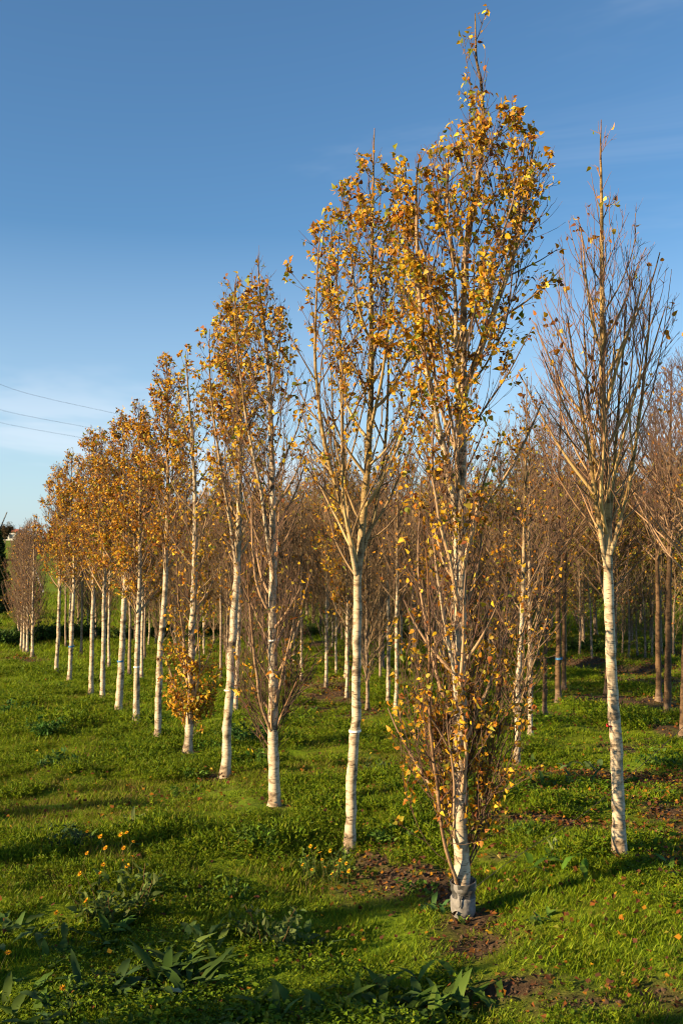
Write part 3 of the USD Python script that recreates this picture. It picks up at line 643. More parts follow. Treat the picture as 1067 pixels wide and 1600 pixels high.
for px, y, s in [(585, 30, .75), (460, 31, .78), (395, 31.5, .8), (660, 28, .7), (530, 29, .72), (640, 33, .85), (700, 31, .8), (560, 33, .85), (490, 34, .85), (420, 34, .85), (360, 36, .85), (310, 38, .85), (760, 31, .85), (820, 30, .8), (640, 40, 1.1), (560, 42, 1.15), (480, 45, 1.2), (400, 43, 1.1), (330, 46, 1.1), (720, 45, 1.2), (800, 44, 1.1), (600, 35, .95), (520, 37, .9), (440, 38, .9), (860, 34, 1.0), (1030, 45, 1.3), (280, 49, 1.1), (1110, 45, 1.2)]:
    put(brown[0], (px - W / 2) / FPX * y, y, s)

# ------------------------------------------------------------------ things on the trees
def ring(r, h, n=18, thick=.0015, wob=0.0):
    a = np.linspace(0, 2 * np.pi, n, endpoint=False)
    V = np.concatenate([np.stack([rr * np.cos(a), rr * np.sin(a), zz + wob * np.sin(a + 1)], -1) for rr, zz in ((r, -h / 2), (r + thick, -h / 2), (r + thick, h / 2), (r, h / 2))])
    F = [(s * n + k, s * n + (k + 1) % n, ((s + 1) % 4) * n + (k + 1) % n, ((s + 1) % 4) * n + k) for s in range(4) for k in range(n)]
    return V, np.array(F)
def tape(name, label, base, px, py, width_px, h, m, wob=.004, tail=False):
    y = ground(*base)[1]
    c = at_depth(px, py, y); r = width_px / 2 * y / FPX
    t = thing(name, label, 'tape' if 'tape' in name else 'ribbon', c)
    obj('band', ring(r, h, wob=wob), m, t, smooth=40)
    if tail:
        for a, l in ((-.25, .05), (.15, .035)):
            p = np.array([(0.012, -r - .004, 0), (0.012 + a * .03, -r - .010, -.4 * l), (.012 + a * .05, -r - .006, -l)])
            v = np.concatenate([p + [-.003, 0, 0], p + [.003, 0, 0]])
            obj('loose_end', (v, np.array([(0, 3, 4, 1), (1, 4, 5, 2)])), m, t)
        obj('knot', (lambda m_: (m_.vertices * [.007, .005, .006] + [.012, -r - .002, 0], m_.faces))(trimesh.creation.icosphere(2)), m, t, smooth=True)
tape('red_ribbon', 'thin red ribbon knotted round the nearly leafless pale birch', (968, 1338), 956.5, 1133, 18.5, .009, 'red_tape', .004, True)
tape('white_tape', 'white tape round the trunk of the vase-shaped birch', (547, 1330), 554.5, 1142, 18.6, .014, 'white_tape', .002)
tape('white_tape', 'white tape low round the trunk of the sixth birch of the row', (213, 1130), 213.6, 1042, 9.6, .016, 'white_tape')
tape('blue_tape', 'blue tape round the thick white birch', (185, 1116), 188.6, 1033, 10.8, .022, 'blue_tape')
tape('blue_tape', 'blue tape round the forking birch near the far end', (108, 1065), 111.6, 1010, 9.2, .024, 'blue_tape')
tape('blue_tape', 'faded blue tape round the brown trunk at the right', (872, 1097), 873.2, 1029, 10.4, .030, 'blue_tape')
tape('white_tape', 'white tape round the leaning white birch', (351, 1215), 357.2, 1078, 13.4, .010, 'white_tape')
tape('white_tape', 'white tape high round the feathered bare birch', (428, 1260), 427.4, 1000, 15.4, .012, 'white_tape')

g1 = ground(724, 1432)
sc1 = g1[1] / FPX
guard = thing('trunk_guard', 'grey fabric sleeve with a darker cuff tied round the foot of the tallest birch', 'tree guard', g1)
nz, na = 34, 72
zz, aa = np.meshgrid(np.linspace(-.02, 52 * sc1, nz), np.linspace(0, 2 * np.pi, na, endpoint=False), indexing='ij')
cin = np.exp(-((zz - .118) / .010) ** 2) + .7 * np.exp(-((zz - .104) / .006) ** 2)
rr = 18.3 * sc1 - .010 * cin + .004 * np.sin(aa * 2 + 1) + .0035 * (meshkit.noise(np.stack([np.cos(aa) * 2.2, np.sin(aa) * 2.2, zz * 16], -1), 4) - .5) * 2 + .0025 * np.sin(aa * 11 + zz * 60) * np.exp(-((zz - .115) / .03) ** 2)
rr -= .012 * np.clip((.03 - zz) / .03, 0, 1) ** 2
zz = zz + (zz > .15) * .006 * np.sin(aa + .6)
Vo = np.stack([rr * np.cos(aa), rr * np.sin(aa), zz], -1); Vi = Vo.copy(); Vi[..., :2] *= .965
V = np.concatenate([Vo.reshape(-1, 3), Vi[::-1].reshape(-1, 3)])
i, j = np.meshgrid(np.arange(2 * nz - 1), np.arange(na), indexing='ij')
obj('sleeve', (V, np.stack([i * na + j, i * na + (j + 1) % na, (i + 1) * na + (j + 1) % na, (i + 1) * na + j], -1).reshape(-1, 4)), 'guard_fabric', guard, smooth=True)
zc = np.linspace(.098, .176, 14); zz, aa = np.meshgrid(zc, np.linspace(0, 2 * np.pi, na, endpoint=False), indexing='ij')
cin = np.exp(-((zz - .118) / .009) ** 2) + .7 * np.exp(-((zz - .1045) / .006) ** 2)
rr = 18.9 * sc1 - .008 * cin + .0035 * np.sin(aa * 3 + zz * 30) + .002 * np.sin(aa * 9 - zz * 70) + .004 * np.clip((zz - .15) / .025, 0, 1)
zz = zz + (zz > .15) * .006 * np.sin(aa + .6)
Vo = np.stack([rr * np.cos(aa), rr * np.sin(aa), zz], -1); Vi = Vo.copy(); Vi[..., :2] *= .97
V = np.concatenate([Vo.reshape(-1, 3), Vi[::-1].reshape(-1, 3)]); nc = len(zc)
i, j = np.meshgrid(np.arange(2 * nc - 1), np.arange(na), indexing='ij')
obj('cuff', (V, np.stack([i * na + j, i * na + (j + 1) % na, (i + 1) * na + (j + 1) % na, (i + 1) * na + j], -1).reshape(-1, 4)), 'guard_cuff', guard, smooth=True)
for z0, ph in ((.118, 0.4), (.1045, 2.2)):
    a = np.linspace(0, 2 * np.pi, 40)
    p = np.stack([(18.3 * sc1 - .006) * np.cos(a), (18.3 * sc1 - .006) * np.sin(a), z0 + .003 * np.sin(a + ph)], -1)
    obj('tie_cord', tubes(p[None], np.full((1, 40), .0022), 6), 'cord', guard, smooth=True)
p = smooth_line([(-.016, -18.0 * sc1, .118), (-.024, -19.2 * sc1, .10), (-.022, -19.0 * sc1, .075), (-.030, -19.1 * sc1, .058)], 14)
obj('cord_end', tubes(p[None], np.full((1, 14), .0022), 6), 'cord', guard, smooth=True)

# two dark ties that hold the limbs of the tallest birch together
t1y = g1[1]
for k, (a, b) in enumerate([((712, 430), (797, 431)), ((728, 450), (790, 434))]):
    p0, p1 = at_depth(*a, t1y + .02), at_depth(*b, t1y - .06)
    p = p0 + (p1 - p0) * np.linspace(0, 1, 10)[:, None]; p[:, 2] -= .006 * np.sin(np.linspace(0, np.pi, 10))
    o = obj('limb_tie', tubes(p[None], np.full((1, 10), .0024), 6), 'cord', smooth=True)
    meta(o, ['dark tie stretched level between the limbs of the tallest birch', 'dark tie slanting up to the right limb of the tallest birch'][k], 'tie')
p = smooth_line([at_depth(741, 1388, 4.86), at_depth(815, 1334, 4.9), at_depth(905, 1277, 5.0), at_depth(1000, 1198, 5.1), at_depth(1120, 1085, 5.3), at_depth(1300, 900, 5.6)], 60)
meta(obj('loose_wire', tubes(p[None], np.full((1, 60), .0014), 5), 'wire', smooth=True), 'thin dark wire running up to the right from the grey sleeve across the grass', 'wire')

# power lines far off: three wires sagging between posts outside the view
for k, (a, b, c) in enumerate([((-400, 520), (0, 600), (190, 648)), ((-400, 575), (0, 640), (140, 668)), ((-400, 600), (0, 660), (135, 685))]):
    yy = 120 + 6 * k
    P = [at_depth(*a, yy - 55), at_depth(*b, yy), at_depth(*c, yy + 26), ]
    d = P[2] - P[1]
    P.append(P[2] + d * 3.0 + [0, 0, 1.0])
    p = smooth_line(P, 60)
    meta(obj('power_line', tubes(p[None], np.full((1, 60), .017), 5), 'wire', smooth=True), ['highest of the three power lines crossing the sky at the left', 'middle power line of the three at the left', 'lowest power line of the three at the left'][k], 'power line')

# far buildings
def house(name, label, px, y, w, d, h, roof_h, zbase, cat='house'):
    x = (px - W / 2) / FPX * y
    t = thing(name, label, cat, (x, y, zbase))
    b = trimesh.creation.box((w, d, h)); b.apply_translation((0, 0, h / 2)); obj('wall', (b.vertices, b.faces), 'render_wall', t)
    o = .4
    V = np.array([(-w / 2 - o, -d / 2 - o, h), (w / 2 + o, -d / 2 - o, h), (w / 2 + o, d / 2 + o, h), (-w / 2 - o, d / 2 + o, h), (-w / 2 - o, 0, h + roof_h), (w / 2 + o, 0, h + roof_h),
                  (-w / 2 - o, -d / 2 - o, h + .15), (w / 2 + o, -d / 2 - o, h + .15), (w / 2 + o, d / 2 + o, h + .15), (-w / 2 - o, d / 2 + o, h + .15)])
    V[:4, 2] += .003
    F = [(0, 3, 2, 1), (0, 1, 7, 6), (2, 3, 9, 8), (6, 7, 5, 4), (8, 9, 4, 5)]
    T3 = np.array([(0, 6, 4), (0, 4, 9), (0, 9, 3), (1, 5, 7), (1, 8, 5), (1, 2, 8)])
    Fq = np.array(F); F3 = np.vstack([Fq[:, [0, 1, 2]], Fq[:, [0, 2, 3]], T3])
    obj('roof', (V, F3), 'roof_tile', t)
    for k in (-1, 0, 1):
        for zc in ([h * .3, h * .72] if h > 4 else [h * .55]):
            f = trimesh.creation.box((1.1, .1, 1.3)); f.apply_translation((k * w * .3, -d / 2 - .03, zc)); wd = obj('window', (f.vertices, f.faces), 'white_tape', t)
            f = trimesh.creation.box((.85, .04, 1.05)); f.apply_translation((k * w * .3, -d / 2 - .10, zc)); obj('pane', (f.vertices, f.faces), 'window_glass', wd)
house('white_house', 'white house with red roof showing between the trunks far behind', 584, 150, 9, 7, 4.6, 2.2, 1.2)
house('distant_house', 'small pale building on the skyline at the far left', 13, 240, 5, 5, 2.2, .8, 2.3)
x0 = ground(69, 927)
p = np.array([x0 - [0, 0, .1], x0 + [-.55 * .6, 0, 1.35 * .6], x0 + [-.55 * 1.2, 0, 1.35 * 1.2]])
meta(obj('leaning_stake', tubes(smooth_line(p, 8)[None], np.full((1, 8), .05), 7), 'white_tape', smooth=True), 'white stake leaning in the meadow beyond the far end of the row', 'stake')
p = np.array([at_depth(-40, 900, 40), at_depth(-4, 836, 40), at_depth(6, 812, 40), at_depth(11, 800, 40)])
meta(obj('bare_pole', tubes(smooth_line(p, 12)[None], np.linspace(.05, .02, 12)[None], 6), 'wire', smooth=True), 'thin dark pole slanting into view at the far left edge above the conifers', 'pole')

# conifers at the left edge and the distant wood
def conifer(h, rw, seed, nb=420, name='conifer', label='', cat='tree', group=None, col=(.035, .060, .016)):
    rng = np.random.default_rng(seed)
    t = thing(name, label, cat, (0, 0, -100), group=group)
    p = np.array([(0, 0, -.05), (0, 0, h * .5), (0, 0, h)])
    obj('trunk', tubes(smooth_line(p, 8)[None], np.linspace(.10, .01, 8)[None], 7), 'brown_bark', t, smooth=True, col=np.ones((56, 3)))
    n = nb; z = h * (.06 + .92 * rng.random(n) ** 1.2); R = rw * (1 - z / h) ** .8 * rng.uniform(.5, 1.1, n) + .05
    az = rng.uniform(0, 2 * np.pi, n)
    P = grow(np.stack([0 * z, 0 * z, z], -1), np.stack([np.cos(az), np.sin(az), .1 + 0 * z], -1), R, 5, .12, .12, rng)
    idx = np.repeat(np.arange(n), 22); tt = rng.uniform(.25, 1, len(idx)); pos, tg = sample(P, idx, tt)
    yd = side_dir(tg, rng.uniform(.3, 1.1, len(idx)), rng)
    V, F = place_leaves(pos, yd, rng.uniform(.10, .22, len(idx)), rng, (SMALL_V, SMALL_F), width=.5)
    c = np.array(col) * rng.uniform(.6, 1.5, (len(idx), 1)) * rng.uniform(.9, 1.1, (len(idx), 3))
    obj('crown', (V.reshape(-1, 3), F), 'green_leaf', t, col=np.repeat(c, 4, axis=0))
    return t
G5 = 'dark conifers at the left edge'
con = conifer(4.2, 1.0, 61, label='dark green conifer at the left edge beyond the brown clump', group=G5)
for px, y, s in [(-52, 26, .8), (-6, 44, .95), (-70, 28, 1.0), (-85, 30, 1.1), (-30, 40, 1.2), (-110, 26, 1.0)]:
    put(con, (px - W / 2) / FPX * y, y, s)
G6 = 'trees of the wood on the skyline'
def round_tree(seed, label, h, rw, col):
    rng = np.random.default_rng(seed)
    t = thing('distant_tree', label, 'tree', (0, 0, -100), group=G6)
    p = np.array([(0, 0, -.2), (.1, 0, h * .4), (0, .1, h * .85)])
    obj('trunk', tubes(smooth_line(p, 8)[None], np.linspace(.22, .04, 8)[None], 7), 'brown_bark', t, smooth=True, col=np.ones((56, 3)))
    n = 70; z = h * rng.uniform(.2, .75, n); az = rng.uniform(0, 2 * np.pi, n)
    P = grow(np.stack([0 * z, 0 * z, z], -1), np.stack([np.cos(az), np.sin(az), .5 + 0 * z], -1), rw * rng.uniform(.6, 1.2, n), 6, .10, .15, rng)
    idx = np.repeat(np.arange(n), 60); pos, tg = sample(P, idx, rng.uniform(.3, 1, len(idx))); pos = pos + rng.normal(0, .35, pos.shape)
    V, F = place_leaves(pos, rng.normal(0, 1, pos.shape), rng.uniform(.25, .55, len(idx)), rng, (SMALL_V, SMALL_F))
    c = np.array(col) * rng.uniform(.6, 1.5, (len(idx), 1))
    obj('crown', (V.reshape(-1, 3), F), 'green_leaf', t, col=np.repeat(c, 4, axis=0))
    return t
wood = [round_tree(71, 'brown-green tree of the distant wood', 8, 3.5, (.06, .055, .022)), round_tree(72, 'brown-green tree of the distant wood', 7, 3.2, (.085, .06, .03))]
for k in range(46):
    px = -150 + k * 30 + rng.uniform(-10, 10); y = rng.uniform(95, 190)
    put(wood[k % 2], (px - W / 2) / FPX * y, y, (.48 if px < 130 else .75) * rng.uniform(.75, 1.25))

# trees of the row to the left, outside the view, whose shadows lie across the grass
G7 = 'birches of the row left of the view, known by their shadows'
shade = back_proto('row_birch', 'birch of the next row, outside the view at the left', 951, 4.0, .5, .7, 5000, GOLD, group=G7)
for x, y, s in [(-6.3, 5.25, .46), (-5.8, 4.05, .5), (-6.0, 4.5, .38), (-3.85, 3.38, .45), (-3.1, 2.75, .36), (-3.6, 1.25, .9), (-3.3, .5, 1.0), (-2.9, -.4, 1.0), (-3.9, 2.15, .4)]:
    put(shade, x, y, s)

# ------------------------------------------------------------------ ground cover
GREEN = np.array([(.092, .155, .005), (.125, .188, .005), (.165, .212, .007), (.060, .112, .005), (.17, .165, .020), (.20, .15, .045)])
def green(n, rng, w): return GREEN[rng.choice(6, n, p=np.array(w) / np.sum(w))] * rng.uniform(.6, 1.4, (n, 1))
def blades(n, rad, h, wd, lean, rng, w, seg=3):
    a, r = rng.uniform(0, 2 * np.pi, n), rad * np.sqrt(rng.random(n))
    base = np.stack([r * np.cos(a), r * np.sin(a), np.full(n, -.006)], -1)
    az = rng.uniform(0, 2 * np.pi, n); le = rng.uniform(.2, 1, n) * lean
    d = np.stack([np.cos(az) * le, np.sin(az) * le, np.ones(n)], -1)
    hh = h * rng.uniform(.5, 1.15, n)
    side = np.stack([-np.sin(az + .8), np.cos(az + .8), 0 * az], -1)
    V = []
    for s in range(seg):
        t = s / seg; c = base + unit(d) * (hh * t)[:, None] + np.stack([np.cos(az), np.sin(az), -.35 + 0 * az], -1) * (hh * .45 * le * t * t)[:, None]
        ww = (wd * (1 - .55 * t) / 2 * rng.uniform(.8, 1.2, n))[:, None] * side
        V += [c - ww, c + ww]
    t = 1.0
    V.append(base + unit(d) * hh[:, None] + np.stack([np.cos(az), np.sin(az), -.35 + 0 * az], -1) * (hh * .45 * le)[:, None])
    V = np.stack(V, 1); nv = 2 * seg + 1
    f = []
    for s in range(seg - 1): f += [(2 * s, 2 * s + 1, 2 * s + 3), (2 * s, 2 * s + 3, 2 * s + 2)]
    f.append((2 * seg - 2, 2 * seg - 1, 2 * seg))
    F = (np.array(f)[None] + (np.arange(n) * nv)[:, None, None]).reshape(-1, 3)
    g = green(n, rng, w) * rng.uniform(.8, 1.2)
    C = np.repeat(g, nv, axis=0)
    return V.reshape(-1, 3), F, C
def feather(n, rad, h, rng, w):
    """Soft low growth: thin stems with tiny leaflets all the way up."""
    a, r = rng.uniform(0, 2 * np.pi, n), rad * np.sqrt(rng.random(n))
    st = np.stack([r * np.cos(a), r * np.sin(a), np.full(n, -.006)], -1)
    P = grow(st, np.stack([rng.normal(0, .35, n), rng.normal(0, .35, n), np.ones(n)], -1), h * rng.uniform(.6, 1.2, n), 4, .1, .15, rng)
    idx = np.repeat(np.arange(n), 7); pos, tg = sample(P, idx, rng.uniform(.15, 1, len(idx)))
    V, F = place_leaves(pos, side_dir(tg, rng.uniform(.5, 1.2, len(idx)), rng), rng.uniform(.010, .020, len(idx)), rng, (SMALL_V, SMALL_F), width=.38)
    return V.reshape(-1, 3), F, np.repeat(green(len(idx), rng, w), 4, axis=0)
def leaflets(n, rad, s, rng, w, h=.05):
    a, r = rng.uniform(0, 2 * np.pi, n), rad * np.sqrt(rng.random(n))
    pos = np.stack([r * np.cos(a), r * np.sin(a), rng.uniform(.005, h, n)], -1)
    yd = np.stack([np.cos(a), np.sin(a), rng.uniform(-.2, .8, n)], -1) + rng.normal(0, .4, (n, 3))
    V, F = place_leaves(pos, yd, s * rng.uniform(.6, 1.3, n), rng, (LEAF_V, LEAF_F), roll=rng.normal(0, .5, n), width=.8)
    return V.reshape(-1, 3), F, np.repeat(green(n, rng, w), 9, axis=0)

def instancer(name, label, protos_, pos, idx, rot, scl, m):
    path = f'/World/{name}'
    pi = UsdGeom.PointInstancer.Define(stage, path)
    meta(pi.GetPrim(), label, 'grass' if name == 'grass' else 'ground cover', None, 'stuff')
    for nm, (v, f, c) in protos_:
        g = usdkit.mesh(stage, f'{path}/{nm}', (v, f), M[m])
        UsdGeom.PrimvarsAPI(g).CreatePrimvar('tint', Sdf.ValueTypeNames.Color3fArray, 'vertex').Set(Vt.Vec3fArray.FromNumpy(np.asarray(c, np.float32)))
        pi.CreatePrototypesRel().AddTarget(f'{path}/{nm}')
    pi.CreatePositionsAttr(Vt.Vec3fArray.FromNumpy(pos.astype(np.float32)))
    pi.CreateProtoIndicesAttr(Vt.IntArray.FromNumpy(idx.astype(np.int32)))
    q = np.zeros((len(pos), 4), np.float32); q[:, 0] = np.cos(rot / 2); q[:, 3] = np.sin(rot / 2)
    pi.CreateOrientationsAttr(Vt.QuathArray([Gf.Quath(float(a[0]), 0.0, 0.0, float(a[3])) for a in q]))
    pi.CreateScalesAttr(Vt.Vec3fArray.FromNumpy(scl.astype(np.float32)))

rng = np.random.default_rng(77)
W1, W2, W3 = (3, 4, 3, 2, .6, .3), (2, 4, 5, 1, .6, .1), (3, 3, 1.5, 4, .2, .05)
W4 = (1, 2, 3, 1, 3, 2.5)
gp = [('tuft', blades(48, .075, .031, .0038, .6, rng, W1)), ('tuft_a', blades(34, .07, .043, .0044, .6, rng, W1)), ('tuft_b', blades(52, .08, .028, .0034, .7, rng, W2)), ('tuft_c', blades(38, .07, .036, .0040, .7, rng, W4))]
cp_ = [('feathery', feather(34, .07, .055, rng, W2)), ('feathery_a', feather(34, .07, .045, rng, W1)), ('leafy', leaflets(30, .07, .0135, rng, W3, .045)), ('leafy_a', leaflets(24, .07, .0165, rng, W3, .05))]
def scatter(n_try, y0, y1, m=1.3):
    """Points spread evenly over the ground in the view and a margin round it."""
    y = np.sqrt(rng.uniform(y0 ** 2, y1 ** 2, n_try)); x = rng.uniform(-1, 1, n_try) * (.343 * y * m + .5)
    return x, y
def cover(kind, specs):
    P, I, S = [], [], []
    for y0, y1, dens, s0 in specs:
        area = .343 * 1.3 * (y1 ** 2 - y0 ** 2) + (y1 - y0)
        x, y = scatter(int(dens * area), y0, y1)
        d = dirt(x, y)
        p = np.stack([x, y, 0 * x], -1)
        n1 = meshkit.fbm(p * 1.1, 3, 31 + kind); n2 = meshkit.fbm(p * 4.2, 2, 41 + kind); n3 = meshkit.fbm(p * .5, 2, 51)
        keep = rng.random(len(x)) > np.clip(d * 1.2 - .1, 0, .9)
        if kind == 1: keep &= rng.random(len(x)) < np.clip((n1 - .38) * 5, .05, 1)
        else: keep &= rng.random(len(x)) < np.clip((n2 - .2) * 3 + .2, .25, 1)
        s = s0 * (.30 + 1.5 * n2 + .8 * (n1 - .5)) * rng.uniform(.7, 1.25, len(x)) * (1 - .45 * d)
        if kind == 1:
            k = np.where(n3 + .25 * (rng.random(len(x)) - .5) > .44, rng.integers(0, 2, len(x)), rng.integers(2, 4, len(x)))
        else:
            k = np.where(rng.random(len(x)) < np.clip((n3 - .5) * 4 + .12, .04, .8), 3, rng.integers(0, 3, len(x)))
        z = zg(x, y)
        P.append(np.stack([x, y, z], -1)[keep]); I.append(k[keep]); S.append(s[keep])
    P, I, S = map(np.concatenate, (P, I, S))
    hz = S * rng.uniform(.75, 1.2, len(S))
    return P, I, rng.uniform(0, 2 * np.pi, len(P)), np.stack([S, S, hz], -1)
P, I, Rr, S = cover(0, [(1.6, 6, 380, .95), (6, 11, 210, 1.15), (11, 20, 90, 1.6), (20, 34, 34, 2.6), (34, 66, 9, 5.5)])
instancer('grass', 'short meadow grass covering the ground between the trees', gp, P, I, Rr, S, 'grass_blade')
n_g = len(P)
P, I, Rr, S = cover(1, [(1.6, 6, 340, .95), (6, 11, 180, 1.2), (11, 20, 60, 1.7)])
instancer('ground_plants', 'low feathery and small-leaved plants growing through the grass', cp_, P, I, Rr, S, 'green_leaf')
print('tufts', n_g, len(P))

# fallen leaves and crumbs of soil
x, y = np.concatenate([np.stack(scatter(34000, 2.4, 9)), np.stack(scatter(36000, 8, 24))], 1)
d = dirt(x, y)
keep = rng.random(len(x)) < .10 + .38 * np.clip((x + .38 * y - 2.5) / 2, 0, 1) + .8 * np.clip(d, 0, 1) ** 1.2
x, y, d = x[keep], y[keep], d[keep]
pos = np.stack([x, y, zg(x, y) + np.where(rng.random(len(x)) < .6, rng.uniform(.02, .05, len(x)), .008)], -1)
yd = np.stack([rng.normal(size=len(x)), rng.normal(size=len(x)), rng.normal(0, .35, len(x))], -1)
V, F = place_leaves(pos, yd, rng.uniform(.012, .029, len(x)) * (1 + y / 22), rng, (SMALL_V, SMALL_F), roll=rng.normal(0, .6, len(x)), curl=rng.uniform(-.5, .5, len(x)))
c = autumn_cols(len(x), rng, (.5, .8, .2, 2.5, 5, 7, .3, .1, .3)) * np.array([.45, .5, .7])
obj('fallen_leaves', (V.reshape(-1, 3), F), 'litter', kind='stuff', label='brown and rusty fallen leaves strewn over the bare soil and grass', cat='leaves', col=np.repeat(c, 4, axis=0))
ico = trimesh.creation.icosphere(1)
x, y = np.concatenate([np.stack(scatter(20000, 3, 9)), np.stack(scatter(16000, 8, 24))], 1)
d = dirt(x, y); keep = rng.random(len(x)) < np.clip(d - .35, 0, 1) * 1.5
rg_ = rng.uniform(8, 24, 1)
ux = rng.uniform(-.2, 4.5, 900); vx = rng.normal(0, .25, 900)
x = np.concatenate([x[keep], _a[0] + ux * _rd[0] - vx * _rd[1]]); y = np.concatenate([y[keep], _a[1] + ux * _rd[1] + vx * _rd[0]])
s = rng.uniform(.002, .008, len(x)) * (1 + y / 9)
vv = ico.vertices[None] * s[:, None, None] * rng.uniform(.6, 1.3, (len(x), 1, 3)) * rng.uniform(.8, 1.2, (len(x), len(ico.vertices), 1)) + np.stack([x, y, zg(x, y)], -1)[:, None]
obj('soil_crumbs', (vv.reshape(-1, 3), (ico.faces[None] + (np.arange(len(x)) * len(ico.vertices))[:, None, None]).reshape(-1, 3)), 'soil', kind='stuff', label='crumbs and clods of dark soil on the bare patches', cat='soil')

# ------------------------------------------------------------------ weeds that can be told apart
def wleaf(L, w, arch, rng, seg=7, ruffle=.25, cup=.25):
    """One long leaf from the origin along +y, arching, with a fold along its rib and a wavy edge."""
    t = np.linspace(0, 1, seg)
    wd = w * np.sin(np.pi * np.clip(t * .93 + .07, 0, 1) ** .8) ** .9 * .5 + .002; wd[-1] = .0005
    th = arch[0] + (arch[1] - arch[0]) * t
    y = np.cumsum(np.r_[0, np.cos(th[:-1])]) * L / (seg - 1); z = np.cumsum(np.r_[0, np.sin(th[:-1])]) * L / (seg - 1)
    e1, e2 = rng.normal(0, ruffle, seg), rng.normal(0, ruffle, seg)
    V = np.concatenate([np.stack([-wd, y, z + wd * (cup + e1)], -1), np.stack([0 * t, y, z], -1), np.stack([wd, y, z + wd * (cup + e2)], -1)])
    F = []
    for s in range(seg - 1): F += [(s, seg + s, seg + s + 1, s + 1), (seg + s, 2 * seg + s, 2 * seg + s + 1, seg + s + 1)]
    return V, np.array(F)
def turn(V, az, off=(0, 0, 0)):
    c, s = math.cos(az), math.sin(az)
    return np.stack([V[:, 0] * c - V[:, 1] * s, V[:, 0] * s + V[:, 1] * c, V[:, 2]], -1) + np.asarray(off)
def tintcol(n, base, rng): return np.repeat((np.array(base) * rng.uniform(.75, 1.25) * rng.uniform(.93, 1.07, 3))[None], n, axis=0)
def rosette(label, px, py, n, L, w, seed, col=(.075, .135, .020), up=(.25, 1.1), group=None, spread=.05, name='broad_weed', extra=None, cat='weed'):
    rng = np.random.default_rng(seed)
    g = ground(px, py)
    t = thing(name, label, cat, g, group=group)
    for k in range(n):
        a = rng.uniform(*up)
        V, F = wleaf(L * rng.uniform(.55, 1.15), w * rng.uniform(.7, 1.2), (a, a - rng.uniform(.5, 1.3)), rng)
        V = turn(V, k * 2.4 + rng.uniform(-.4, .4), (*(rng.normal(0, spread, 2)), -.005))
        obj('leaf', (V, F), 'green_leaf', t, smooth=True, col=tintcol(len(V), col, rng))
    if extra: extra(t, rng)
    return t
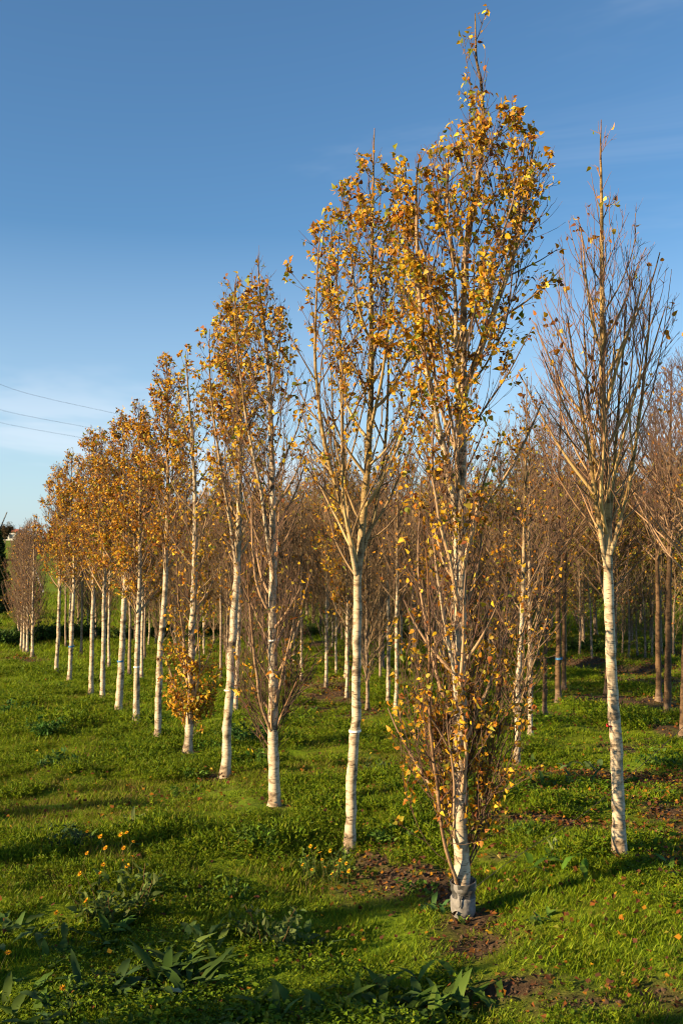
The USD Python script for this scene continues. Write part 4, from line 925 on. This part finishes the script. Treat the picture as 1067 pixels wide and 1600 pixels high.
def bushy(label, px, py, R, h, n, ls, seed, col=(.07, .135, .016), group=None, flowers=(), name='leafy_weed', stems=14, fcol=(.80, .40, .015), dry=0, cat='weed', fsize=.016):
    """A bushy weed: branching stems, small leaves, flower heads where the photograph shows them."""
    rng = np.random.default_rng(seed)
    g = ground(px, py)
    t = thing(name, label, cat, g, group=group)
    az = rng.uniform(0, 2 * np.pi, stems); r0 = R * .5 * np.sqrt(rng.random(stems))
    st = np.stack([r0 * np.cos(az), r0 * np.sin(az), 0 * az - .01], -1)
    P = grow(st, np.stack([np.cos(az) * .55, np.sin(az) * .55, .9 + 0 * az], -1), h * rng.uniform(.6, 1.25, stems), 7, .05, .16, rng)
    sd = np.random.default_rng(seed + 1)
    for k in range(min(stems, 16)):
        v, f = tubes(P[k:k + 1], np.linspace(.0028, .0014, 7)[None], 5)
        obj('stem', (v, f), 'green_leaf', t, smooth=True, col=tintcol(len(v), (.16, .09, .04) if k < dry else (.07, .11, .03), sd))
    idx = rng.integers(0, stems, n); tt = rng.uniform(.05, .95, n); pos, tg = sample(P, idx, tt)
    pos = pos + rng.normal(0, R * .10, (n, 3)) * [1, 1, .3]; pos[:, 2] = np.maximum(pos[:, 2], .006)
    yd = side_dir(tg, rng.uniform(.6, 1.4, n), rng) + [0, 0, .15]
    V, F = place_leaves(pos, yd, ls * rng.uniform(.5, 1.3, n), rng, (LEAF_V, LEAF_F), roll=rng.normal(0, .6, n), width=rng.uniform(.45, .8, n), curl=rng.uniform(-.4, .3, n))
    C = np.array(col) * rng.uniform(.6, 1.5, (n, 1)) * rng.uniform(.92, 1.08, (n, 3))
    big = np.argsort(-np.ptp(V[:, :, 0], axis=1) * (pos[:, 1] < 0))[:min(n, 60)] if ls > .03 else np.array([], int)
    for a in big: obj('leaf', (V[a], LEAF_F), 'green_leaf', t, smooth=True, col=np.repeat(C[a:a + 1], 9, axis=0))
    rest = np.setdiff1d(np.arange(n), big)
    obj('leaves', (V[rest].reshape(-1, 3), (LEAF_F[None] + (np.arange(len(rest)) * 9)[:, None, None]).reshape(-1, 3)), 'green_leaf', t, kind='stuff', smooth=True, col=np.repeat(C[rest], 9, axis=0))
    for fx, fy in flowers:
        gf = ground(fx, fy + rng.uniform(38, 62)); top = at_depth(fx, fy, gf[1]) - g
        b = gf - g + [rng.normal(0, .02), 0, -.005]
        p = smooth_line([b, (b + top) / 2 + [*rng.normal(0, .01, 2), .01], top], 8)
        v, f = tubes(p[None], np.full((1, 8), .0014), 5)
        fl = obj('flower', (v, f), 'green_leaf', t, smooth=True, col=tintcol(len(v), (.10, .10, .03), sd))
        npet = 11; aa = np.arange(npet) * 2 * np.pi / npet + rng.random()
        tl = unit([rng.normal(-.3, .4), rng.normal(-.5, .4), 1.0])
        e1 = unit(np.cross(tl, [0, 1.0, .2])); e2 = np.cross(tl, e1)
        pd = e1 * np.cos(aa)[:, None] + e2 * np.sin(aa)[:, None]
        fs = fsize * rng.uniform(.8, 1.2)
        Vp, Fp = place_leaves(top + pd * .003, pd + tl * .35, np.full(npet, fs), rng, (SMALL_V, SMALL_F), roll=np.zeros(npet), width=.6)
        obj('petals', (Vp.reshape(-1, 3), Fp), 'petal', fl, col=np.repeat(np.array(fcol)[None] * rng.uniform(.8, 1.15, (npet, 1)), 4, axis=0))
        m_ = trimesh.creation.icosphere(1); obj('flower_head', (m_.vertices * [.0055, .0055, .004] + top + tl * .002, m_.faces), 'petal', fl, smooth=True, col=np.tile(np.array([.35, .13, .01]), (len(m_.vertices), 1)))
    return t

def dead_leaf(t, rng):
    V, F = wleaf(.11, .032, (.05, -.1), rng); g = ground(268, 1535)
    q = at_depth(252, 1546, g[1] - .22) - g
    obj('leaf', (turn(V, -1.9, (q[0], q[1], q[2])), F), 'green_leaf', t, smooth=True, label='pale dying leaf', col=np.tile(np.array([.42, .42, .20]), (len(V), 1)))
rosette('large dark weed with long leaves and one pale dying leaf near the lower edge', 268, 1535, 62, .24, .036, 1, col=(.045, .085, .015), spread=.09, extra=dead_leaf)
rosette('upright broad leaves catching light above the large dark weed', 318, 1480, 16, .15, .038, 2, col=(.13, .19, .04), up=(.6, 1.3), spread=.06)
rosette('long-leaved green weed along the bottom edge, right of centre', 600, 1590, 40, .19, .036, 3, col=(.065, .12, .018), spread=.13, up=(.3, 1.2))
rosette('dark long-leaved weed at the bottom edge, left of centre', 455, 1596, 26, .17, .036, 41, col=(.055, .105, .018), spread=.13, up=(.3, 1.2))
rosette('shaded dock-like leaves in front of the bare soil at the bottom', 655, 1560, 20, .15, .034, 42, col=(.055, .105, .025), spread=.1, up=(.4, 1.2))
rosette('shaded leaf clump touching the bottom edge left of the pale dying leaf', 130, 1594, 24, .17, .040, 43, col=(.04, .08, .022), spread=.13)
rosette('tongue-leaved green weed at the bottom edge below the grey sleeve', 712, 1585, 36, .18, .034, 4, col=(.07, .125, .018), spread=.12, up=(.3, 1.2))
rosette('dark leaf clump in the bottom left corner by the orange flower', 40, 1560, 28, .16, .036, 5, col=(.065, .12, .02), spread=.12)
rosette('grey-green leaf clump at the left edge in shade', 30, 1468, 30, .15, .036, 6, col=(.07, .12, .025), spread=.12)
rosette('curly dark clump beneath the orange-flowered weed', 165, 1476, 28, .14, .04, 7, col=(.05, .11, .018), spread=.12)
rosette('pair of pale upright leaves standing in short grass at the left', 207, 1293, 4, .15, .026, 8, col=(.15, .20, .07), up=(1.1, 1.45), spread=.012)
rosette('single pale upright leaf in the grass right of the grey sleeve', 864, 1330, 2, .13, .03, 9, col=(.20, .24, .09), up=(1.3, 1.5), spread=.008)
rosette('leafy clump under the pale upright leaf', 890, 1352, 22, .13, .035, 10, col=(.07, .15, .015), spread=.13)
rosette('green clump on littered soil near the foot of the feathered birch', 868, 1222, 26, .17, .036, 11, col=(.05, .105, .025), spread=.16)
rosette('pale-leaved clump in front of the ribboned birch', 912, 1204, 18, .15, .045, 12, col=(.09, .14, .05), spread=.12)
rosette('small star of leaves beside the foot of the feathered birch', 835, 1196, 14, .12, .03, 13, col=(.07, .12, .03), spread=.04)
rosette('pale green tuft of leaves in front of the grey sleeve', 724, 1446, 7, .07, .018, 14, col=(.15, .22, .03), up=(.7, 1.3), spread=.012)
rosette('small bright seedling clump right of the grey sleeve', 845, 1440, 10, .08, .026, 15, col=(.10, .17, .03), spread=.03)
rosette('green leaves pushing through bare soil left of the grey sleeve', 683, 1425, 9, .09, .03, 16, col=(.05, .12, .03), up=(.7, 1.3), spread=.03)
rosette('broad leaf clump low in the lower middle', 475, 1470, 16, .12, .036, 17, col=(.085, .14, .03), up=(.5, 1.2), spread=.09)
bushy('orange-flowered weed with reddish dry stems in the left foreground', 178, 1440, .26, .24, 330, .042, 21, col=(.075, .115, .025), stems=22, dry=9, fsize=.0135,
      flowers=[(139, 1286), (136, 1300), (157, 1308), (189, 1305), (198, 1302), (208, 1316), (193, 1326), (136, 1334), (208, 1339), (199, 1354), (156, 1365), (125, 1366), (135, 1408), (88, 1427), (165, 1326), (161, 1352)])
bushy('patch of small yellow flowers beside the foot of the vase-shaped birch', 512, 1375, .20, .16, 380, .026, 22, col=(.085, .14, .02), stems=24, fsize=.011, fcol=(.78, .50, .02),
      flowers=[(485, 1323), (493, 1326), (481, 1338), (503, 1344), (473, 1352), (516, 1330), (531, 1345), (519, 1366), (535, 1364), (487, 1360), (508, 1356), (526, 1353), (545, 1362), (541, 1350), (500, 1333)])
bushy('low weed with one orange flower in the bottom left corner', 92, 1570, .10, .09, 70, .03, 23, stems=8, flowers=[(97, 1545), (12, 1490)], fsize=.015)
bushy('weed with dry brown stalks lying in the lower middle', 420, 1470, .20, .17, 200, .036, 24, col=(.08, .12, .03), stems=16, dry=12)
bushy('dark bushy weed in the shade at the left edge', 90, 1325, .26, .12, 260, .03, 25, col=(.035, .07, .025))
bushy('rounded dark green bush-like weed between the leaning birch and the feathered one', 390, 1160, .26, .24, 420, .04, 26, col=(.04, .10, .02))
bushy('low leafy weed at the foot of the leaning white birch', 385, 1195, .28, .14, 300, .036, 27, col=(.07, .145, .016))
bushy('dark mound of weed left of the row in open grass', 66, 1150, .30, .20, 380, .045, 28, col=(.045, .11, .016))
bushy('flat dark weed farther up the open grass at the left', 30, 1118, .34, .17, 300, .05, 29, col=(.045, .11, .016))
bushy('green and rusty weed by the brown grass patch at the left', 92, 1202, .24, .15, 300, .04, 30, col=(.045, .10, .022), dry=6)
bushy('patch of withered reddish stalks in the grass at the left', 150, 1190, .5, .10, 260, .025, 31, col=(.20, .11, .05), dry=20, stems=40, name='dry_weed')
bushy('low weed right of the foot of the low-leaved birch', 330, 1172, .26, .10, 240, .036, 32, col=(.065, .14, .016))
bushy('clover-like clump left of the tallest birch', 612, 1318, .17, .10, 260, .028, 33, col=(.075, .15, .018))
bushy('leafy clump in the grass right of the ribboned birch', 1030, 1195, .3, .14, 260, .036, 34, col=(.07, .14, .016))
bushy('broken soil heap overgrown with weed left of the tallest birch', 585, 1205, .18, .10, 160, .03, 35, col=(.05, .085, .025), dry=6)
bushy('leafy weed low among grass before the feathered bare birch', 405, 1318, .2, .11, 240, .03, 36, col=(.085, .16, .016))
G8 = 'low green weeds scattered through the grass'
rs = np.random.default_rng(99)
for k in range(38):
    px, py = rs.uniform(0, 1067), 1060 + 380 * rs.random() ** 1.5
    if rs.random() < .5: bushy('low green weed scattered in the grass between the trees', px, py, .14, .09, 110, .03, 600 + k, group=G8, col=(.075, .145, .016), stems=9, name='scattered_weed')
    else: rosette('low green weed scattered in the grass between the trees', px, py, 12, .11, .03, 600 + k, group=G8, col=(.08, .15, .02), spread=.07, name='scattered_weed')
# low shrubs along the edge of the far meadow
G10 = 'low shrubs along the far edge of the plot'
rsh = np.random.default_rng(123)
shrub = thing('low_shrub', 'low dark green shrub along the far edge of the plot', 'shrub', (0, 0, -100), group=G10)
nn = 60; az = rsh.uniform(0, 2 * np.pi, nn)
P = grow(np.stack([.15 * np.cos(az), .15 * np.sin(az), 0 * az], -1), np.stack([np.cos(az) * rsh.uniform(.2, 1.2, nn), np.sin(az) * rsh.uniform(.2, 1.2, nn), np.ones(nn)], -1), rsh.uniform(.25, .6, nn), 5, .02, .2, rsh)
obj('stems', tubes(P, np.linspace(.008, .003, 5)[None].repeat(nn, 0), 3), 'twig', shrub, kind='stuff', col=np.tile(np.array([.07, .05, .03]), (nn * 15, 1)))
ii = np.repeat(np.arange(nn), 26); pos, tg = sample(P, ii, rsh.uniform(.3, 1, len(ii)))
V, F = place_leaves(pos + rsh.normal(0, .04, pos.shape), rsh.normal(0, 1, pos.shape), rsh.uniform(.04, .09, len(ii)), rsh, (SMALL_V, SMALL_F))
obj('leaves', (V.reshape(-1, 3), F), 'green_leaf', shrub, kind='stuff', col=np.repeat(np.array([.05, .10, .015]) * rsh.uniform(.6, 1.5, (len(ii), 1)), 4, axis=0))
for px, y, s in [(70, 27, 1.0), (92, 29, .8), (128, 28, 1.0), (150, 30, .9), (205, 29, .9), (236, 28, 1.0), (262, 31, .9), (330, 30, 1.0), (30, 26, .9), (5, 25, 1.1), (560, 27, .9), (615, 28, 1.0), (680, 27, .9), (760, 28, .9), (905, 23, .8), (935, 22.5, .7), (1025, 23, .8), (480, 29, .9)]:
    put(shrub, (px - W / 2) / FPX * y, y, s)
# saplings in the hedge line behind the soil ridge at the right
G9 = 'thin saplings in the hedge line behind the soil ridge'
sap = back_proto('sapling', 'thin bare sapling in the hedge line behind the soil ridge', 961, 2.4, .28, .3, 60, OLIVE, group=G9, nb=26, twig_col=(.10, .07, .04), bark_m='brown_bark')
for px in (885, 905, 925, 962, 972, 982, 996, 1008, 1018, 1034, 1052):
    b = ground(px, 1026 + 4 * math.sin(px)); put(sap, b[0], b[1], rs.uniform(.7, 1.1))
